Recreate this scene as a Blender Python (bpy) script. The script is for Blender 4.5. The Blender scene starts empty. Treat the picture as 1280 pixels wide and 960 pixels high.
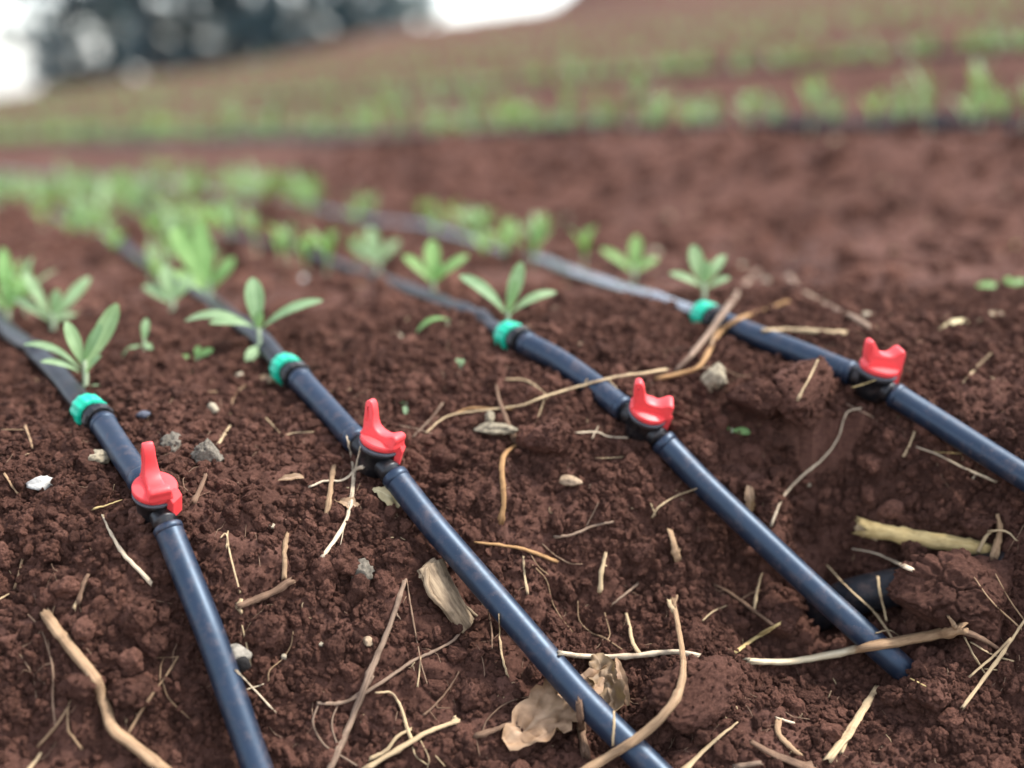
import bpy, math, random
import numpy as np
from mathutils import Vector, Matrix
random.seed(7); rng = np.random.default_rng(7)
R = math.radians
S = bpy.context.scene
COL = S.collection

# ------------------------------------------------------------------ camera
FPX, CAMH, PITCH = 1600.0, 0.28, R(14.2)          # focal length in px of a 1280 wide frame
cam = bpy.data.cameras.new('camera'); camo = bpy.data.objects.new('camera', cam); COL.objects.link(camo)
camo.location = (0, 0, CAMH); camo.rotation_euler = (R(90) - PITCH, 0, 0)
cam.sensor_width = 36; cam.lens = 36 * FPX / 1280
cam.clip_start = 0.02; cam.clip_end = 2000
cam.dof.use_dof = True; cam.dof.focus_distance = 0.865; cam.dof.aperture_fstop = 1.85
S.camera = camo
# ------------------------------------------------------------------ sky and sun (bright overcast)
SUN_EL, SUN_ROT = R(56), R(78)
wd = bpy.data.worlds.new('World'); S.world = wd; wd.use_nodes = True
nt = wd.node_tree; nt.nodes.clear()
sky = nt.nodes.new('ShaderNodeTexSky'); sky.sky_type = 'NISHITA'; sky.sun_disc = False
sky.sun_elevation = SUN_EL; sky.sun_rotation = SUN_ROT; sky.altitude = 1500
sky.air_density = 1.0; sky.dust_density = 3.0; sky.ozone_density = 1.0
hs = nt.nodes.new('ShaderNodeHueSaturation'); hs.inputs['Saturation'].default_value = 0.45
bg = nt.nodes.new('ShaderNodeBackground'); bg.inputs['Strength'].default_value = 0.125
wo = nt.nodes.new('ShaderNodeOutputWorld')
nt.links.new(sky.outputs[0], hs.inputs['Color']); nt.links.new(hs.outputs[0], bg.inputs['Color']); nt.links.new(bg.outputs[0], wo.inputs[0])
sl = bpy.data.lights.new('sun', 'SUN'); sl.energy = 1.5; sl.angle = R(11); sl.color = (1, .965, .91)
so = bpy.data.objects.new('sun', sl); COL.objects.link(so)
sd = Vector((math.sin(SUN_ROT) * math.cos(SUN_EL), math.cos(SUN_ROT) * math.cos(SUN_EL), math.sin(SUN_EL)))
so.rotation_euler = (-sd).to_track_quat('-Z', 'Y').to_euler(); so.location = (2, 3, 6)
S.view_settings.view_transform = 'Standard'; S.view_settings.look = 'None'
S.view_settings.exposure = 2.12; S.view_settings.gamma = 1
S.cycles.use_denoising = True
S.cycles.max_bounces = 6; S.cycles.diffuse_bounces = 1; S.cycles.glossy_bounces = 3; S.cycles.transparent_max_bounces = 6
S.cycles.sample_clamp_indirect = 6

# ------------------------------------------------------------------ numeric helpers
CP, SP = math.cos(PITCH), math.sin(PITCH)
def W(px, py, d):                                  # a point of the place: bearing from the camera and distance along its axis
    dn = (py - 480) / FPX * d
    return np.array([(px - 640) / FPX * d, d * CP - dn * SP, CAMH - d * SP - dn * CP])
def sstep(a, b, x): t = np.clip((x - a) / (b - a), 0, 1); return t * t * (3 - 2 * t)
def hsh(ix, iy, k=0):
    h = (ix.astype(np.int64) * 374761393 + iy.astype(np.int64) * 668265263 + k * 974634777) & 0xffffffff
    h = ((h ^ (h >> 13)) * 1274126177) & 0xffffffff
    return ((h ^ (h >> 16)) & 0xffffff) / float(0x1000000)
def vnoise(x, y, k=0):
    ix, iy = np.floor(x), np.floor(y); fx, fy = x - ix, y - iy
    fx = fx * fx * fx * (fx * (fx * 6 - 15) + 10); fy = fy * fy * fy * (fy * (fy * 6 - 15) + 10)
    a = hsh(ix, iy, k); b = hsh(ix + 1, iy, k); c = hsh(ix, iy + 1, k); d = hsh(ix + 1, iy + 1, k)
    return (a + (b - a) * fx) * (1 - fy) + (c + (d - c) * fx) * fy - .5
def fbm(x, y, k=0, o=4):
    s = 0; a = 1.
    for i in range(o): s = s + a * vnoise(x * 2 ** i + i * 7.3, y * 2 ** i - i * 3.1, k + i); a *= .5
    return s
def voro(x, y, k=0):                               # F1 and a random number of the nearest cell
    ix, iy = np.floor(x), np.floor(y); best = np.full(x.shape, 9.); rid = np.zeros(x.shape)
    for dx in (-1, 0, 1):
        for dy in (-1, 0, 1):
            cx, cy = ix + dx, iy + dy
            d = (cx + hsh(cx, cy, k) - x) ** 2 + (cy + hsh(cx, cy, k + 1) - y) ** 2
            m = d < best; best = np.where(m, d, best); rid = np.where(m, hsh(cx, cy, k + 2), rid)
    return np.sqrt(best), rid
def vnoise3(p, k=0):
    i = np.floor(p); f = p - i; f = f * f * (3 - 2 * f); out = 0
    for a in (0, 1):
        for b in (0, 1):
            for c in (0, 1):
                w = (f[:, 0] if a else 1 - f[:, 0]) * (f[:, 1] if b else 1 - f[:, 1]) * (f[:, 2] if c else 1 - f[:, 2])
                out = out + w * hsh(i[:, 0] + a + 131 * (i[:, 2] + c), i[:, 1] + b + 57 * (i[:, 2] + c), k)
    return out - .5

# ------------------------------------------------------------------ materials
def mat(name):
    m = bpy.data.materials.new(name); m.use_nodes = True
    t = m.node_tree; b = t.nodes['Principled BSDF']; return m, t, b
def N(t, kind, **kw):
    n = t.nodes.new(kind)
    for k, v in kw.items():
        if k.startswith('i_'): n.inputs[k[2:].replace('_', ' ')].default_value = v
        else: setattr(n, k, v)
    return n
def ramp(t, fac, stops):
    r = t.nodes.new('ShaderNodeValToRGB'); e = r.color_ramp.elements
    while len(e) < len(stops): e.new(.5)
    for s, (p, c) in zip(e, stops): s.position = p; s.color = (*c, 1)
    t.links.new(fac, r.inputs[0]); return r.outputs[0]
def mix(t, fac, a, b, bt='MIX'):
    n = t.nodes.new('ShaderNodeMix'); n.data_type = 'RGBA'; n.blend_type = bt
    for i, v in ((0, fac), (6, a), (7, b)):
        if isinstance(v, (int, float)): n.inputs[i].default_value = v
        elif isinstance(v, tuple): n.inputs[i].default_value = (*v, 1)
        else: t.links.new(v, n.inputs[i])
    return n.outputs[2]
def noise(t, scale, detail=4, rough=.6, vec=None):
    n = N(t, 'ShaderNodeTexNoise', i_Scale=scale, i_Detail=detail, i_Roughness=rough)
    if vec is not None: t.links.new(vec, n.inputs['Vector'])
    return n.outputs[0]
def bump(t, b, h, dist, strength=1.):
    n = N(t, 'ShaderNodeBump', i_Distance=dist, i_Strength=strength); t.links.new(h, n.inputs['Height']); t.links.new(n.outputs[0], b.inputs['Normal'])
def geo_pos(t): return t.nodes.new('ShaderNodeNewGeometry').outputs['Position']
def obj_pos(t): return t.nodes.new('ShaderNodeTexCoord').outputs['Object']

SOIL = (0.110, 0.0512, 0.0365)
def mk_soil(name, per_piece=False, k=1.):
    m, t, b = mat(name); pos = obj_pos(t) if per_piece else geo_pos(t)
    c1 = tuple(x * .40 * k for x in SOIL); c2 = tuple(x * k for x in SOIL); c3 = (SOIL[0] * 1.6 * k, SOIL[1] * 1.72 * k, SOIL[2] * 1.8 * k)
    base = ramp(t, noise(t, 11 if not per_piece else 3, 7, .68, pos), [(.3, c1), (.52, c2), (.78, c3)])
    fine = ramp(t, noise(t, 420 if not per_piece else 9, 3, .7, pos), [(.3, (.62, .6, .58)), (.7, (1.35, 1.36, 1.36))])
    col = mix(t, 1, base, fine, 'MULTIPLY')
    if per_piece:
        rnd = t.nodes.new('ShaderNodeObjectInfo').outputs['Random']
        col = mix(t, 1, col, ramp(t, rnd, [(0, (.62, .62, .62)), (.5, (1, .98, .96)), (.88, (1.3, 1.28, 1.25)), (1, (1.5, 1.52, 1.5))]), 'MULTIPLY')
    t.links.new(col, b.inputs['Base Color']); b.inputs['Roughness'].default_value = .95; b.inputs['Specular IOR Level'].default_value = .10
    if per_piece: bump(t, b, noise(t, 4, 7, .8, pos), .0022, 1.)
    else: bump(t, b, noise(t, 520, 8, .8, pos), .0022, 1.)
    return m
M = {}
M['soil'] = mk_soil('soil'); M['crumb'] = mk_soil('soil_crumb', True); M['clod'] = mk_soil('soil_clod_material', False, 1.0)

def mk_plain(name, col, rough, spec=.5, var=.0, scale=200, bmp=0., dust=0., specks_and_sheen=False):
    m, t, b = mat(name); pos = geo_pos(t); out = None
    lo = tuple(max(0, c * (1 - var)) for c in col); hi = tuple(c * (1 + var) for c in col)
    out = ramp(t, noise(t, scale, 5, .6, pos), [(.3, lo), (.7, hi)])
    if dust:
        f = N(t, 'ShaderNodeMath', operation='MULTIPLY'); f.inputs[1].default_value = dust
        t.links.new(ramp(t, noise(t, 90, 6, .75, pos), [(.5, (0, 0, 0)), (.75, (1, 1, 1))]), f.inputs[0])
        out = mix(t, f.outputs[0], out, (.16, .10, .08))
        if specks_and_sheen:
            out = mix(t, ramp(t, noise(t, 700, 3, .6, pos), [(.70, (0, 0, 0)), (.75, (.6, .6, .6))]), out, (.20, .15, .13)); b.inputs['Specular Tint'].default_value = (.62, .80, 1, 1)  # dust specks, plus a blue specular tint imitating sky sheen
        rr = N(t, 'ShaderNodeMapRange'); rr.inputs['To Min'].default_value = rough; rr.inputs['To Max'].default_value = .8
        t.links.new(f.outputs[0], rr.inputs[0]); t.links.new(rr.outputs[0], b.inputs['Roughness'])
    else: b.inputs['Roughness'].default_value = rough
    t.links.new(out, b.inputs['Base Color']); b.inputs['Specular IOR Level'].default_value = spec
    if bmp: bump(t, b, noise(t, scale * 1.5, 4, .6, pos), bmp)
    return m
M['pipe'] = mk_plain('blue_sheen_polythene', (.0065, .0125, .027), .44, .75, .2, 60, .00015, .42, True)  # black pipe; the sky's blue sheen is put into its base and specular colour
M['tape'] = mk_plain('black_drip_tape', (.008, .009, .012), .42, .22, .2, 60, .0002, .3)
M['tape_gloss'] = mk_plain('glossy_drip_tape', (.010, .013, .02), .16, 1.0, .2, 60, .0002, .15)
M['tape_gloss'].node_tree.nodes['Principled BSDF'].inputs['IOR'].default_value = 2.0
M['black'] = mk_plain('black_plastic', (.006, .0065, .008), .40, .45, .2, 150, .0001, .3)
M['grey_rim'] = mk_plain('grey_seal', (.10, .10, .11), .6, .3, .2)
M['red'] = mk_plain('red_plastic', (.82, .062, .064), .46, .45, .06, 200, .0001, .16)
M['green'] = mk_plain('green_plastic', (.006, .44, .27), .4, .45, .08, 200, .0001, .12)

def mk_wood(name, dark, light, spots=True, rough=.8):
    m, t, b = mat(name); uv = t.nodes.new('ShaderNodeUVMap').outputs[0]
    mp = N(t, 'ShaderNodeMapping'); mp.inputs['Scale'].default_value = (14, 45, 1); t.links.new(uv, mp.inputs[0])
    grain = noise(t, 1, 5, .65, mp.outputs[0]); blot = noise(t, 70, 4, .6, geo_pos(t))
    col = ramp(t, grain, [(.28, dark), (.72, light)])
    col = mix(t, ramp(t, blot, [(.52, (0, 0, 0)), (.72, (.75, .75, .75))]), col, tuple(c * .55 for c in dark) if spots else (.13, .075, .05))
    t.links.new(col, b.inputs['Base Color']); b.inputs['Roughness'].default_value = rough; b.inputs['Specular IOR Level'].default_value = .3
    bump(t, b, grain, .0008, .9); return m
M['tan'] = mk_wood('tan_bark', (.20, .115, .06), (.44, .29, .165))
M['brown'] = mk_wood('brown_bark', (.09, .048, .03), (.25, .15, .09))
M['greybark'] = mk_wood('grey_bark', (.14, .085, .055), (.34, .235, .16))
M['straw'] = mk_wood('pale_straw', (.34, .225, .115), (.60, .455, .27), False)
M['white'] = mk_wood('white_root', (.44, .33, .21), (.72, .59, .42), False)
M['yellow'] = mk_wood('yellow_stalk', (.40, .27, .10), (.62, .47, .22), True)
M['orange'] = mk_wood('orange_bark', (.24, .115, .04), (.46, .27, .12))
M['rootlet'] = mk_wood('fine_root', (.18, .10, .06), (.38, .25, .16), False)
M['deadwood'] = mk_wood('split_wood', (.085, .052, .032), (.46, .34, .21))
M['creambrown'] = M['straw']
def mk_half(name):                                  # cream wood with brown bark left on part of its length
    m, t, b = mat(name); uv = t.nodes.new('ShaderNodeUVMap').outputs[0]
    sx = N(t, 'ShaderNodeSeparateXYZ'); t.links.new(uv, sx.inputs[0])
    mp = N(t, 'ShaderNodeMapping'); mp.inputs['Scale'].default_value = (9, 60, 1); t.links.new(uv, mp.inputs[0])
    g = noise(t, 1, 5, .65, mp.outputs[0]); bl = noise(t, 60, 4, .6, geo_pos(t))
    a = N(t, 'ShaderNodeMath', operation='MULTIPLY_ADD'); a.inputs[1].default_value = .05; t.links.new(bl, a.inputs[0]); t.links.new(sx.outputs[1], a.inputs[2])
    f = ramp(t, a.outputs[0], [(.112, (0, 0, 0)), (.118, (1, 1, 1))])
    col = mix(t, f, ramp(t, g, [(.3, (.40, .30, .17)), (.7, (.66, .56, .38))]), ramp(t, g, [(.3, (.16, .085, .04)), (.7, (.40, .25, .13))]))
    col = mix(t, ramp(t, bl, [(.58, (0, 0, 0)), (.75, (.6, .6, .6))]), col, (.10, .055, .035))
    t.links.new(col, b.inputs['Base Color']); b.inputs['Roughness'].default_value = .8; bump(t, b, g, .0006, .8); return m
M['half'] = mk_half('half_barked_root')

def mk_leaf(name, lo, hi, trans=.35):
    m, t, b = mat(name); pos = obj_pos(t); oi = t.nodes.new('ShaderNodeObjectInfo').outputs['Random']
    col = ramp(t, noise(t, 60, 4, .6, pos), [(.3, lo), (.7, hi)])
    col = mix(t, 1, col, ramp(t, oi, [(0, (.8, .85, .8)), (1, (1.2, 1.12, 1.1))]), 'MULTIPLY')
    sx = N(t, 'ShaderNodeSeparateXYZ'); t.links.new(t.nodes.new('ShaderNodeUVMap').outputs[0], sx.inputs[0])
    a1 = N(t, 'ShaderNodeMath', operation='SUBTRACT'); a1.inputs[1].default_value = .5; t.links.new(sx.outputs[0], a1.inputs[0])
    a2 = N(t, 'ShaderNodeMath', operation='ABSOLUTE'); t.links.new(a1.outputs[0], a2.inputs[0])
    col = mix(t, ramp(t, a2.outputs[0], [(.02, (.45, .45, .45)), (.09, (0, 0, 0))]), col, tuple(min(1, c * 1.35 + .05) for c in hi))
    t.links.new(col, b.inputs['Base Color']); b.inputs['Roughness'].default_value = .6; b.inputs['Specular IOR Level'].default_value = .35
    tr = t.nodes.new('ShaderNodeBsdfTranslucent'); t.links.new(mix(t, 1, col, (1.1, 1.25, .55), 'MULTIPLY'), tr.inputs[0])
    ms = t.nodes.new('ShaderNodeMixShader'); ms.inputs[0].default_value = trans
    t.links.new(b.outputs[0], ms.inputs[1]); t.links.new(tr.outputs[0], ms.inputs[2]); t.links.new(ms.outputs[0], t.nodes['Material Output'].inputs[0])
    bump(t, b, noise(t, 900, 3, .6, pos), .0003, .6); return m
M['leaf'] = mk_leaf('sage_leaf', (.19, .30, .145), (.31, .44, .245))
M['leaf_y'] = mk_leaf('fresh_leaf', (.17, .32, .10), (.28, .45, .17))
M['leaf_far'] = mk_leaf('row_leaf', (.15, .23, .11), (.24, .33, .17), .3)
M['stem'] = mk_plain('pale_stem', (.30, .36, .22), .7, .3, .2, 120)
M['dead'] = mk_leaf('dry_leaf_material', (.17, .10, .055), (.37, .245, .145), .15)
M['deadpale'] = mk_leaf('pale_dry_leaf', (.40, .33, .17), (.60, .52, .30), .15)
M['tree_leaf'] = mk_leaf('hazed_tree_leaf', (.050, .092, .115), (.085, .135, .160), .2)  # blue-grey distance haze is mixed into the foliage colour
M['bark'] = mk_plain('tree_bark', (.06, .05, .045), .9, .2, .3, 6)
for n, c, v in (('st_white', (.44, .42, .38), .25), ('st_grey', (.135, .115, .088), .5), ('st_tan', (.31, .22, .14), .35), ('st_cream', (.36, .30, .21), .3),
                ('st_slate', (.085, .09, .11), .3), ('st_lichen', (.24, .20, .135), .55), ('st_hole_shade', (.02, .017, .015), .2), ('st_shell', (.25, .22, .175), .4), ('st_yellow', (.62, .55, .22), .15)):
    M[n] = mk_plain(n, c, .85, .25, v, 320, .0008)

# ------------------------------------------------------------------ mesh helpers
def link(name, me, m=None, parent=None):
    o = bpy.data.objects.new(name, me); COL.objects.link(o)
    if m is not None and me is not None and not me.materials: me.materials.append(M[m] if isinstance(m, str) else m)
    if parent is not None: o.parent = parent
    return o
def tag(o, label, cat, group=None, kind=None):
    o['label'] = label; o['category'] = cat
    if group: o['group'] = group
    if kind: o['kind'] = kind
    return o
def mesh(name, v, f, uv=None, smooth=True):
    me = bpy.data.meshes.new(name); me.from_pydata([tuple(p) for p in v], [], f)
    if smooth: me.polygons.foreach_set('use_smooth', [True] * len(me.polygons))
    if uv is not None:
        l = me.uv_layers.new(name='UVMap'); vi = np.empty(len(me.loops), dtype=np.int32); me.loops.foreach_get('vertex_index', vi)
        l.data.foreach_set('uv', np.asarray(uv, dtype=np.float32)[vi].ravel())
    me.update(); return me
def frames(P):
    P = np.asarray(P, float); T = np.gradient(P, axis=0); T /= np.linalg.norm(T, axis=1)[:, None] + 1e-12
    up = np.array([0, 0, 1.]) if abs(T[0][2]) < .9 else np.array([1., 0, 0])
    A = [np.cross(up, T[0])]; A[0] /= np.linalg.norm(A[0])
    for i in range(1, len(P)):
        a = A[-1] - T[i] * np.dot(A[-1], T[i]); A.append(a / np.linalg.norm(a))
    A = np.array(A); return T, A, np.cross(T, A)
def tube_geo(P, Rr, sides=8, flat=1., rough=0., seed=0, ridge=0., jag=False):
    P = np.asarray(P, float); Rr = np.broadcast_to(np.asarray(Rr, float), (len(P),)).copy()
    T, A, B = frames(P); L = np.concatenate([[0], np.cumsum(np.linalg.norm(np.diff(P, axis=0), axis=1))])
    th = np.linspace(0, 2 * math.pi, sides, endpoint=False); v = []; uv = []
    r0 = np.random.default_rng(seed); rid = r0.uniform(-1, 1, sides)
    for i in range(len(P)):
        q = np.stack([np.cos(th) * 1.3 + seed, np.sin(th) * 1.3, np.full(sides, L[i] / (Rr.mean() * 2.2))], 1)
        k = 1 + rough * 2 * vnoise3(q, seed) + ridge * (rid + .6 * vnoise3(q * [2, 2, .6], seed + 5))
        r = Rr[i] * k
        ring = P[i] + np.outer(np.cos(th) * r, A[i]) + np.outer(np.sin(th) * r * flat, B[i])
        if jag and i in (0, len(P) - 1): ring = ring + np.outer(r0.uniform(-.3, 1.5, sides) * Rr[i] * (-1 if i == 0 else 1), T[i])
        v.append(ring)
        uv += [(j / sides, L[i]) for j in range(sides)]
    n = len(P); f = []
    for i in range(n - 1):
        for j in range(sides):
            a = i * sides + j; b = i * sides + (j + 1) % sides
            f.append((a, b, b + sides, a + sides))
    v = np.concatenate(v); v = np.vstack([v, P[0] - T[0] * Rr[0] * .12, P[-1] + T[-1] * Rr[-1] * .12]); uv += [(.5, 0), (.5, L[-1])]
    for j in range(sides):
        f.append((n * sides, (j + 1) % sides, j)); f.append((n * sides + 1, (n - 1) * sides + j, (n - 1) * sides + (j + 1) % sides))
    return v, f, uv
def tube(name, P, Rr, m, parent=None, **kw):
    v, f, uv = tube_geo(P, Rr, **kw); return link(name, mesh(name, v, f, uv), m, parent)
def catmull(C, n=6):
    C = np.asarray(C, float); E = np.vstack([2 * C[0] - C[1], C, 2 * C[-1] - C[-2]]); out = []
    for i in range(1, len(E) - 2):
        for t in np.linspace(0, 1, n, endpoint=False):
            p0, p1, p2, p3 = E[i - 1:i + 3]
            out.append(.5 * (2 * p1 + (p2 - p0) * t + (2 * p0 - 5 * p1 + 4 * p2 - p3) * t * t + (3 * p1 - p0 - 3 * p2 + p3) * t ** 3))
    return np.array(out + [E[-2]])
def lathe(profile, axis='X', sides=32):              # profile: (along, radius)
    v = []; f = []; n = len(profile)
    for (s, r) in profile:
        for j in range(sides):
            a = 2 * math.pi * j / sides; c, q = r * math.cos(a), r * math.sin(a)
            v.append((s, c, q) if axis == 'X' else (c, q, s))
    for i in range(n - 1):
        for j in range(sides):
            a = i * sides + j; b = i * sides + (j + 1) % sides
            f.append((a, a + sides, b + sides, b) if axis == 'X' else (a, b, b + sides, a + sides))
    return v, f
_ico = {}
def ico(sub):
    if sub not in _ico:
        import bmesh
        bm = bmesh.new(); bmesh.ops.create_icosphere(bm, subdivisions=sub, radius=1); bm.verts.ensure_lookup_table()
        _ico[sub] = (np.array([v.co[:] for v in bm.verts]), [tuple(v.index for v in f.verts) for f in bm.faces]); bm.free()
    return _ico[sub]
def rock_mesh(name, rad, sq=(1, 1, .7), seed=0, sub=4, amp=.35, freq=1.5, fine=.08, crack=0., facet=0):
    v, f = ico(sub); q = v * freq + seed * 3.7
    d = 1 + amp * 2 * vnoise3(q, seed) + amp * .9 * vnoise3(q * 2.1, seed + 1) + fine * 2 * vnoise3(q * 5, seed + 2) + fine * vnoise3(q * 11, seed + 3)
    if crack:
        c = np.random.default_rng(seed).normal(size=(46, 3)); c /= np.linalg.norm(c, axis=1)[:, None]
        w = v + .10 * np.stack([vnoise3(v * 6, seed + 9), vnoise3(v * 6 + 5, seed + 9), vnoise3(v * 6 + 9, seed + 9)], 1)
        dd = np.sort(np.linalg.norm(w[:, None] - c[None], axis=2), axis=1); e = dd[:, 1] - dd[:, 0]
        d -= crack * np.exp(-(e / .034) ** 2)
    p = v * d[:, None]
    if facet:
        rr_ = np.random.default_rng(seed + 77)
        for _ in range(facet):
            nv = rr_.normal(size=3); nv /= np.linalg.norm(nv); off = rr_.uniform(.62, .9); ex = p @ nv - off; m_ = ex > 0; p[m_] -= np.outer(ex[m_] * .88, nv)
        p = p * (1 + .05 * vnoise3(p * 6 + seed, seed + 4) + .06 * vnoise3(p * 14, seed + 6))[:, None]
    p = p * np.array(sq) * rad
    return mesh(name, p, f)

# ------------------------------------------------------------------ terrain
AA = R(38); CA, SA = math.cos(AA), math.sin(AA)
def uv_of(x, y): return -x * SA + y * CA, x * CA + y * SA          # along the rows, across the rows
def softmin(a, b, k): h = np.clip(.5 + .5 * (b - a) / k, 0, 1); return b * (1 - h) + a * h - k * h * (1 - h)
PER = 1.55
def terrain(x, y):
    u, v = uv_of(x, y)
    vb = 1.40 + .05 * np.sin(u * 1.3 + .6)
    s = (v - vb) / PER; k = np.floor(s); fr = s - k
    st = .132 * sstep(0, .34, fr) * (k < 1) + (k >= 1) * (.132 - .186 + .186 * (k + sstep(0, .34, fr))) + .012 * np.clip(fr - .34, 0, 1) * (k >= 0)
    st = np.where(s < 0, 0, st)
    r = np.hypot(x, y)
    return .048 - .054 * (u - .85) + st - .11 * np.clip(r - 48, 0, None) + (1.4 * sstep(.9, 3.6, x) + .45 * sstep(-7.5, -3.2, x)) * np.exp(-((y - 41) / 11) ** 2)
LINES = []
LN = [  # every drip line: front pipe, valve, short pipe and nut as bearing + distance
  dict(front=[(209, 658, .825), (232, 715, .81), (262, 790, .79), (290, 870, .775), (318, 950, .76), (340, 1010, .75)], clr=[.012, .013, .016, .024, .034, .04],
       mid=[(128, 528, .95), (150, 562, .91), (180, 605, .864)], valve=(193, 632, .832), nut=(110, 513, .968),
       tape=[(60, 465), (0, 408), (-80, 345), (-200, 275), (-330, 236)]),
  dict(front=[(492, 594, .91), (540, 655, .886), (600, 725, .862), (660, 795, .837), (730, 875, .815), (800, 945, .796), (850, 995, .78)], clr=[.013, .016, .03, .036, .03, .014, .01],
       mid=[(374, 473, 1.035), (405, 507, .995), (447, 553, .945)], valve=(468, 575, .92), nut=(357, 461, 1.06),
       tape=[(330, 436), (300, 408), (240, 368), (170, 327), (90, 288), (0, 258), (-120, 228)]),
  dict(front=[(827, 550, .968), (880, 605, .955), (950, 672, .94), (1020, 738, .925), (1090, 802, .91), (1142, 848, .905), (1165, 871, .93), (1185, 893, .97)], clr=[.013, .016, .028, .044, .03, -.012, -.04, -.08],
       mid=[(655, 428, 1.08), (700, 452, 1.05), (745, 484, 1.012), (780, 512, .988)], valve=(803, 527, .975), nut=(636, 420, 1.10),
       tape=[(600, 402), (540, 378), (480, 355), (390, 325), (290, 298), (130, 258), (0, 236), (-120, 221)]),
  dict(front=[(1117, 493, .995), (1170, 526, .97), (1230, 564, .94), (1290, 602, .91), (1380, 659, .87), (1500, 735, .82)], clr=[.012, .014, .026, .022, .015, .012],
       mid=[(900, 402, 1.145), (950, 422, 1.10), (1010, 445, 1.055), (1066, 468, 1.02)], valve=(1091, 480, 1.01), nut=(880, 394, 1.165),
       tape=[(800, 367), (700, 340), (560, 300), (400, 266), (250, 243), (100, 226), (-50, 214)]),
]
def CD(d): return .87 + (d - .87) * (.72 if d < .87 else .80)   # the bank is a little steeper than a first estimate
for L in LN:
    for key in ('front', 'mid'): L[key] = [(a, b, CD(d)) for a, b, d in L[key]]
    for key in ('valve', 'nut'): a, b, d = L[key]; L[key] = (a, b, CD(d))
anch = []
for L in LN:
    for p, c in zip(L['front'], L['clr']): q = W(*p); anch.append((q[0], q[1], q[2] - .008 - c))
    for p in L['mid']: q = W(*p); anch.append((q[0], q[1], q[2] - .010))
    q = W(*L['valve']); anch.append((q[0], q[1], q[2] - .019))
    q = W(*L['nut']); anch.append((q[0], q[1], q[2] - .011))
for p in [(60, 700, .828), (60, 850, .785), (400, 700, .862), (420, 850, .82), (560, 900, .82), (-60, 640, .855), (-60, 520, 1.0), (-60, 960, .75), (350, 580, .93), (200, 520, .97), (300, 520, 1.0),
          (640, 560, .975), (760, 620, .95), (700, 690, .925), (820, 745, .935), (760, 850, .885), (900, 880, .855), (1000, 920, .84), (1200, 880, .86), (1300, 960, .83), (930, 755, .965), (1000, 620, .965),
          (1110, 640, .96), (1220, 650, .955), (1200, 710, .925), (1000, 520, 1.0), (930, 470, 1.06), (560, 470, 1.06), (1280, 470, 1.03), (1340, 760, .89), (180, 960, .76), (600, 1010, .77), (1000, 1000, .80)]:
    anch.append(tuple(W(p[0], p[1], CD(p[2]))))
for (x, y) in [(-.9, .75), (-.7, .45), (0, .40), (.7, .45), (-.35, .5), (.35, .55), (.95, .8), (0, .0), (-.9, 0), (.9, 0)]:
    anch.append((x, y, -.19 if y < .6 else -.03))
for (x, y) in [(-.95, 1.3), (-.6, 1.3), (-.3, 1.35), (0, 1.35), (.3, 1.35), (.6, 1.3), (.95, 1.2), (-.8, 1.7), (-.3, 1.7), (.2, 1.7), (.7, 1.7)]:
    anch.append((x, y, float(terrain(np.array(x), np.array(y)))))
anch = np.array(anch)
def tps(r): return np.where(r > 1e-9, r * r * np.log(r + 1e-12), 0)
D = np.linalg.norm(anch[:, None, :2] - anch[None, :, :2], axis=2); n = len(anch)
K = np.zeros((n + 3, n + 3)); K[:n, :n] = tps(D) + np.eye(n) * 2e-4; K[:n, n] = 1; K[n, :n] = 1; K[:n, n + 1:] = anch[:, :2]; K[n + 1:, :n] = anch[:, :2].T
sol = np.linalg.solve(K, np.concatenate([anch[:, 2], np.zeros(3)]))
def near_z(x, y):
    s = sol[n] + sol[n + 1] * x + sol[n + 2] * y
    for i in range(n): s = s + sol[i] * tps(np.hypot(x - anch[i, 0], y - anch[i, 1]))
    return s
def axis_grid(a, b, st, lo, hi, g):
    c = list(np.arange(a, b, st)); s = st
    while c[-1] < hi: s *= g; c.append(c[-1] + s)
    s = st; c = c[::-1]
    while c[-1] > lo: s *= g; c.append(c[-1] - s)
    return np.array(c[::-1])
GX = axis_grid(-.46, .50, .0014, -160, 160, 1.035); GY = axis_grid(.66, 1.06, .00105, -6, 190, 1.035)
XX, YY = np.meshgrid(GX, GY)
ZT = terrain(XX, YY)
inner = (np.abs(XX) < 1.3) & (YY < 1.75) & (YY > -.3)
ZN = np.where(inner, 0, -.19)
ZN[inner] = np.clip(near_z(XX[inner], YY[inner]), -.26, .09)
wgt = sstep(1.12, 1.45, YY)
ZN = ZN * (1 - sstep(.8, 1.25, np.abs(XX))) + np.where(YY > .8, ZT, -.19) * sstep(.8, 1.25, np.abs(XX))
ZZ = ZN * (1 - wgt) + ZT * wgt
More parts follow.
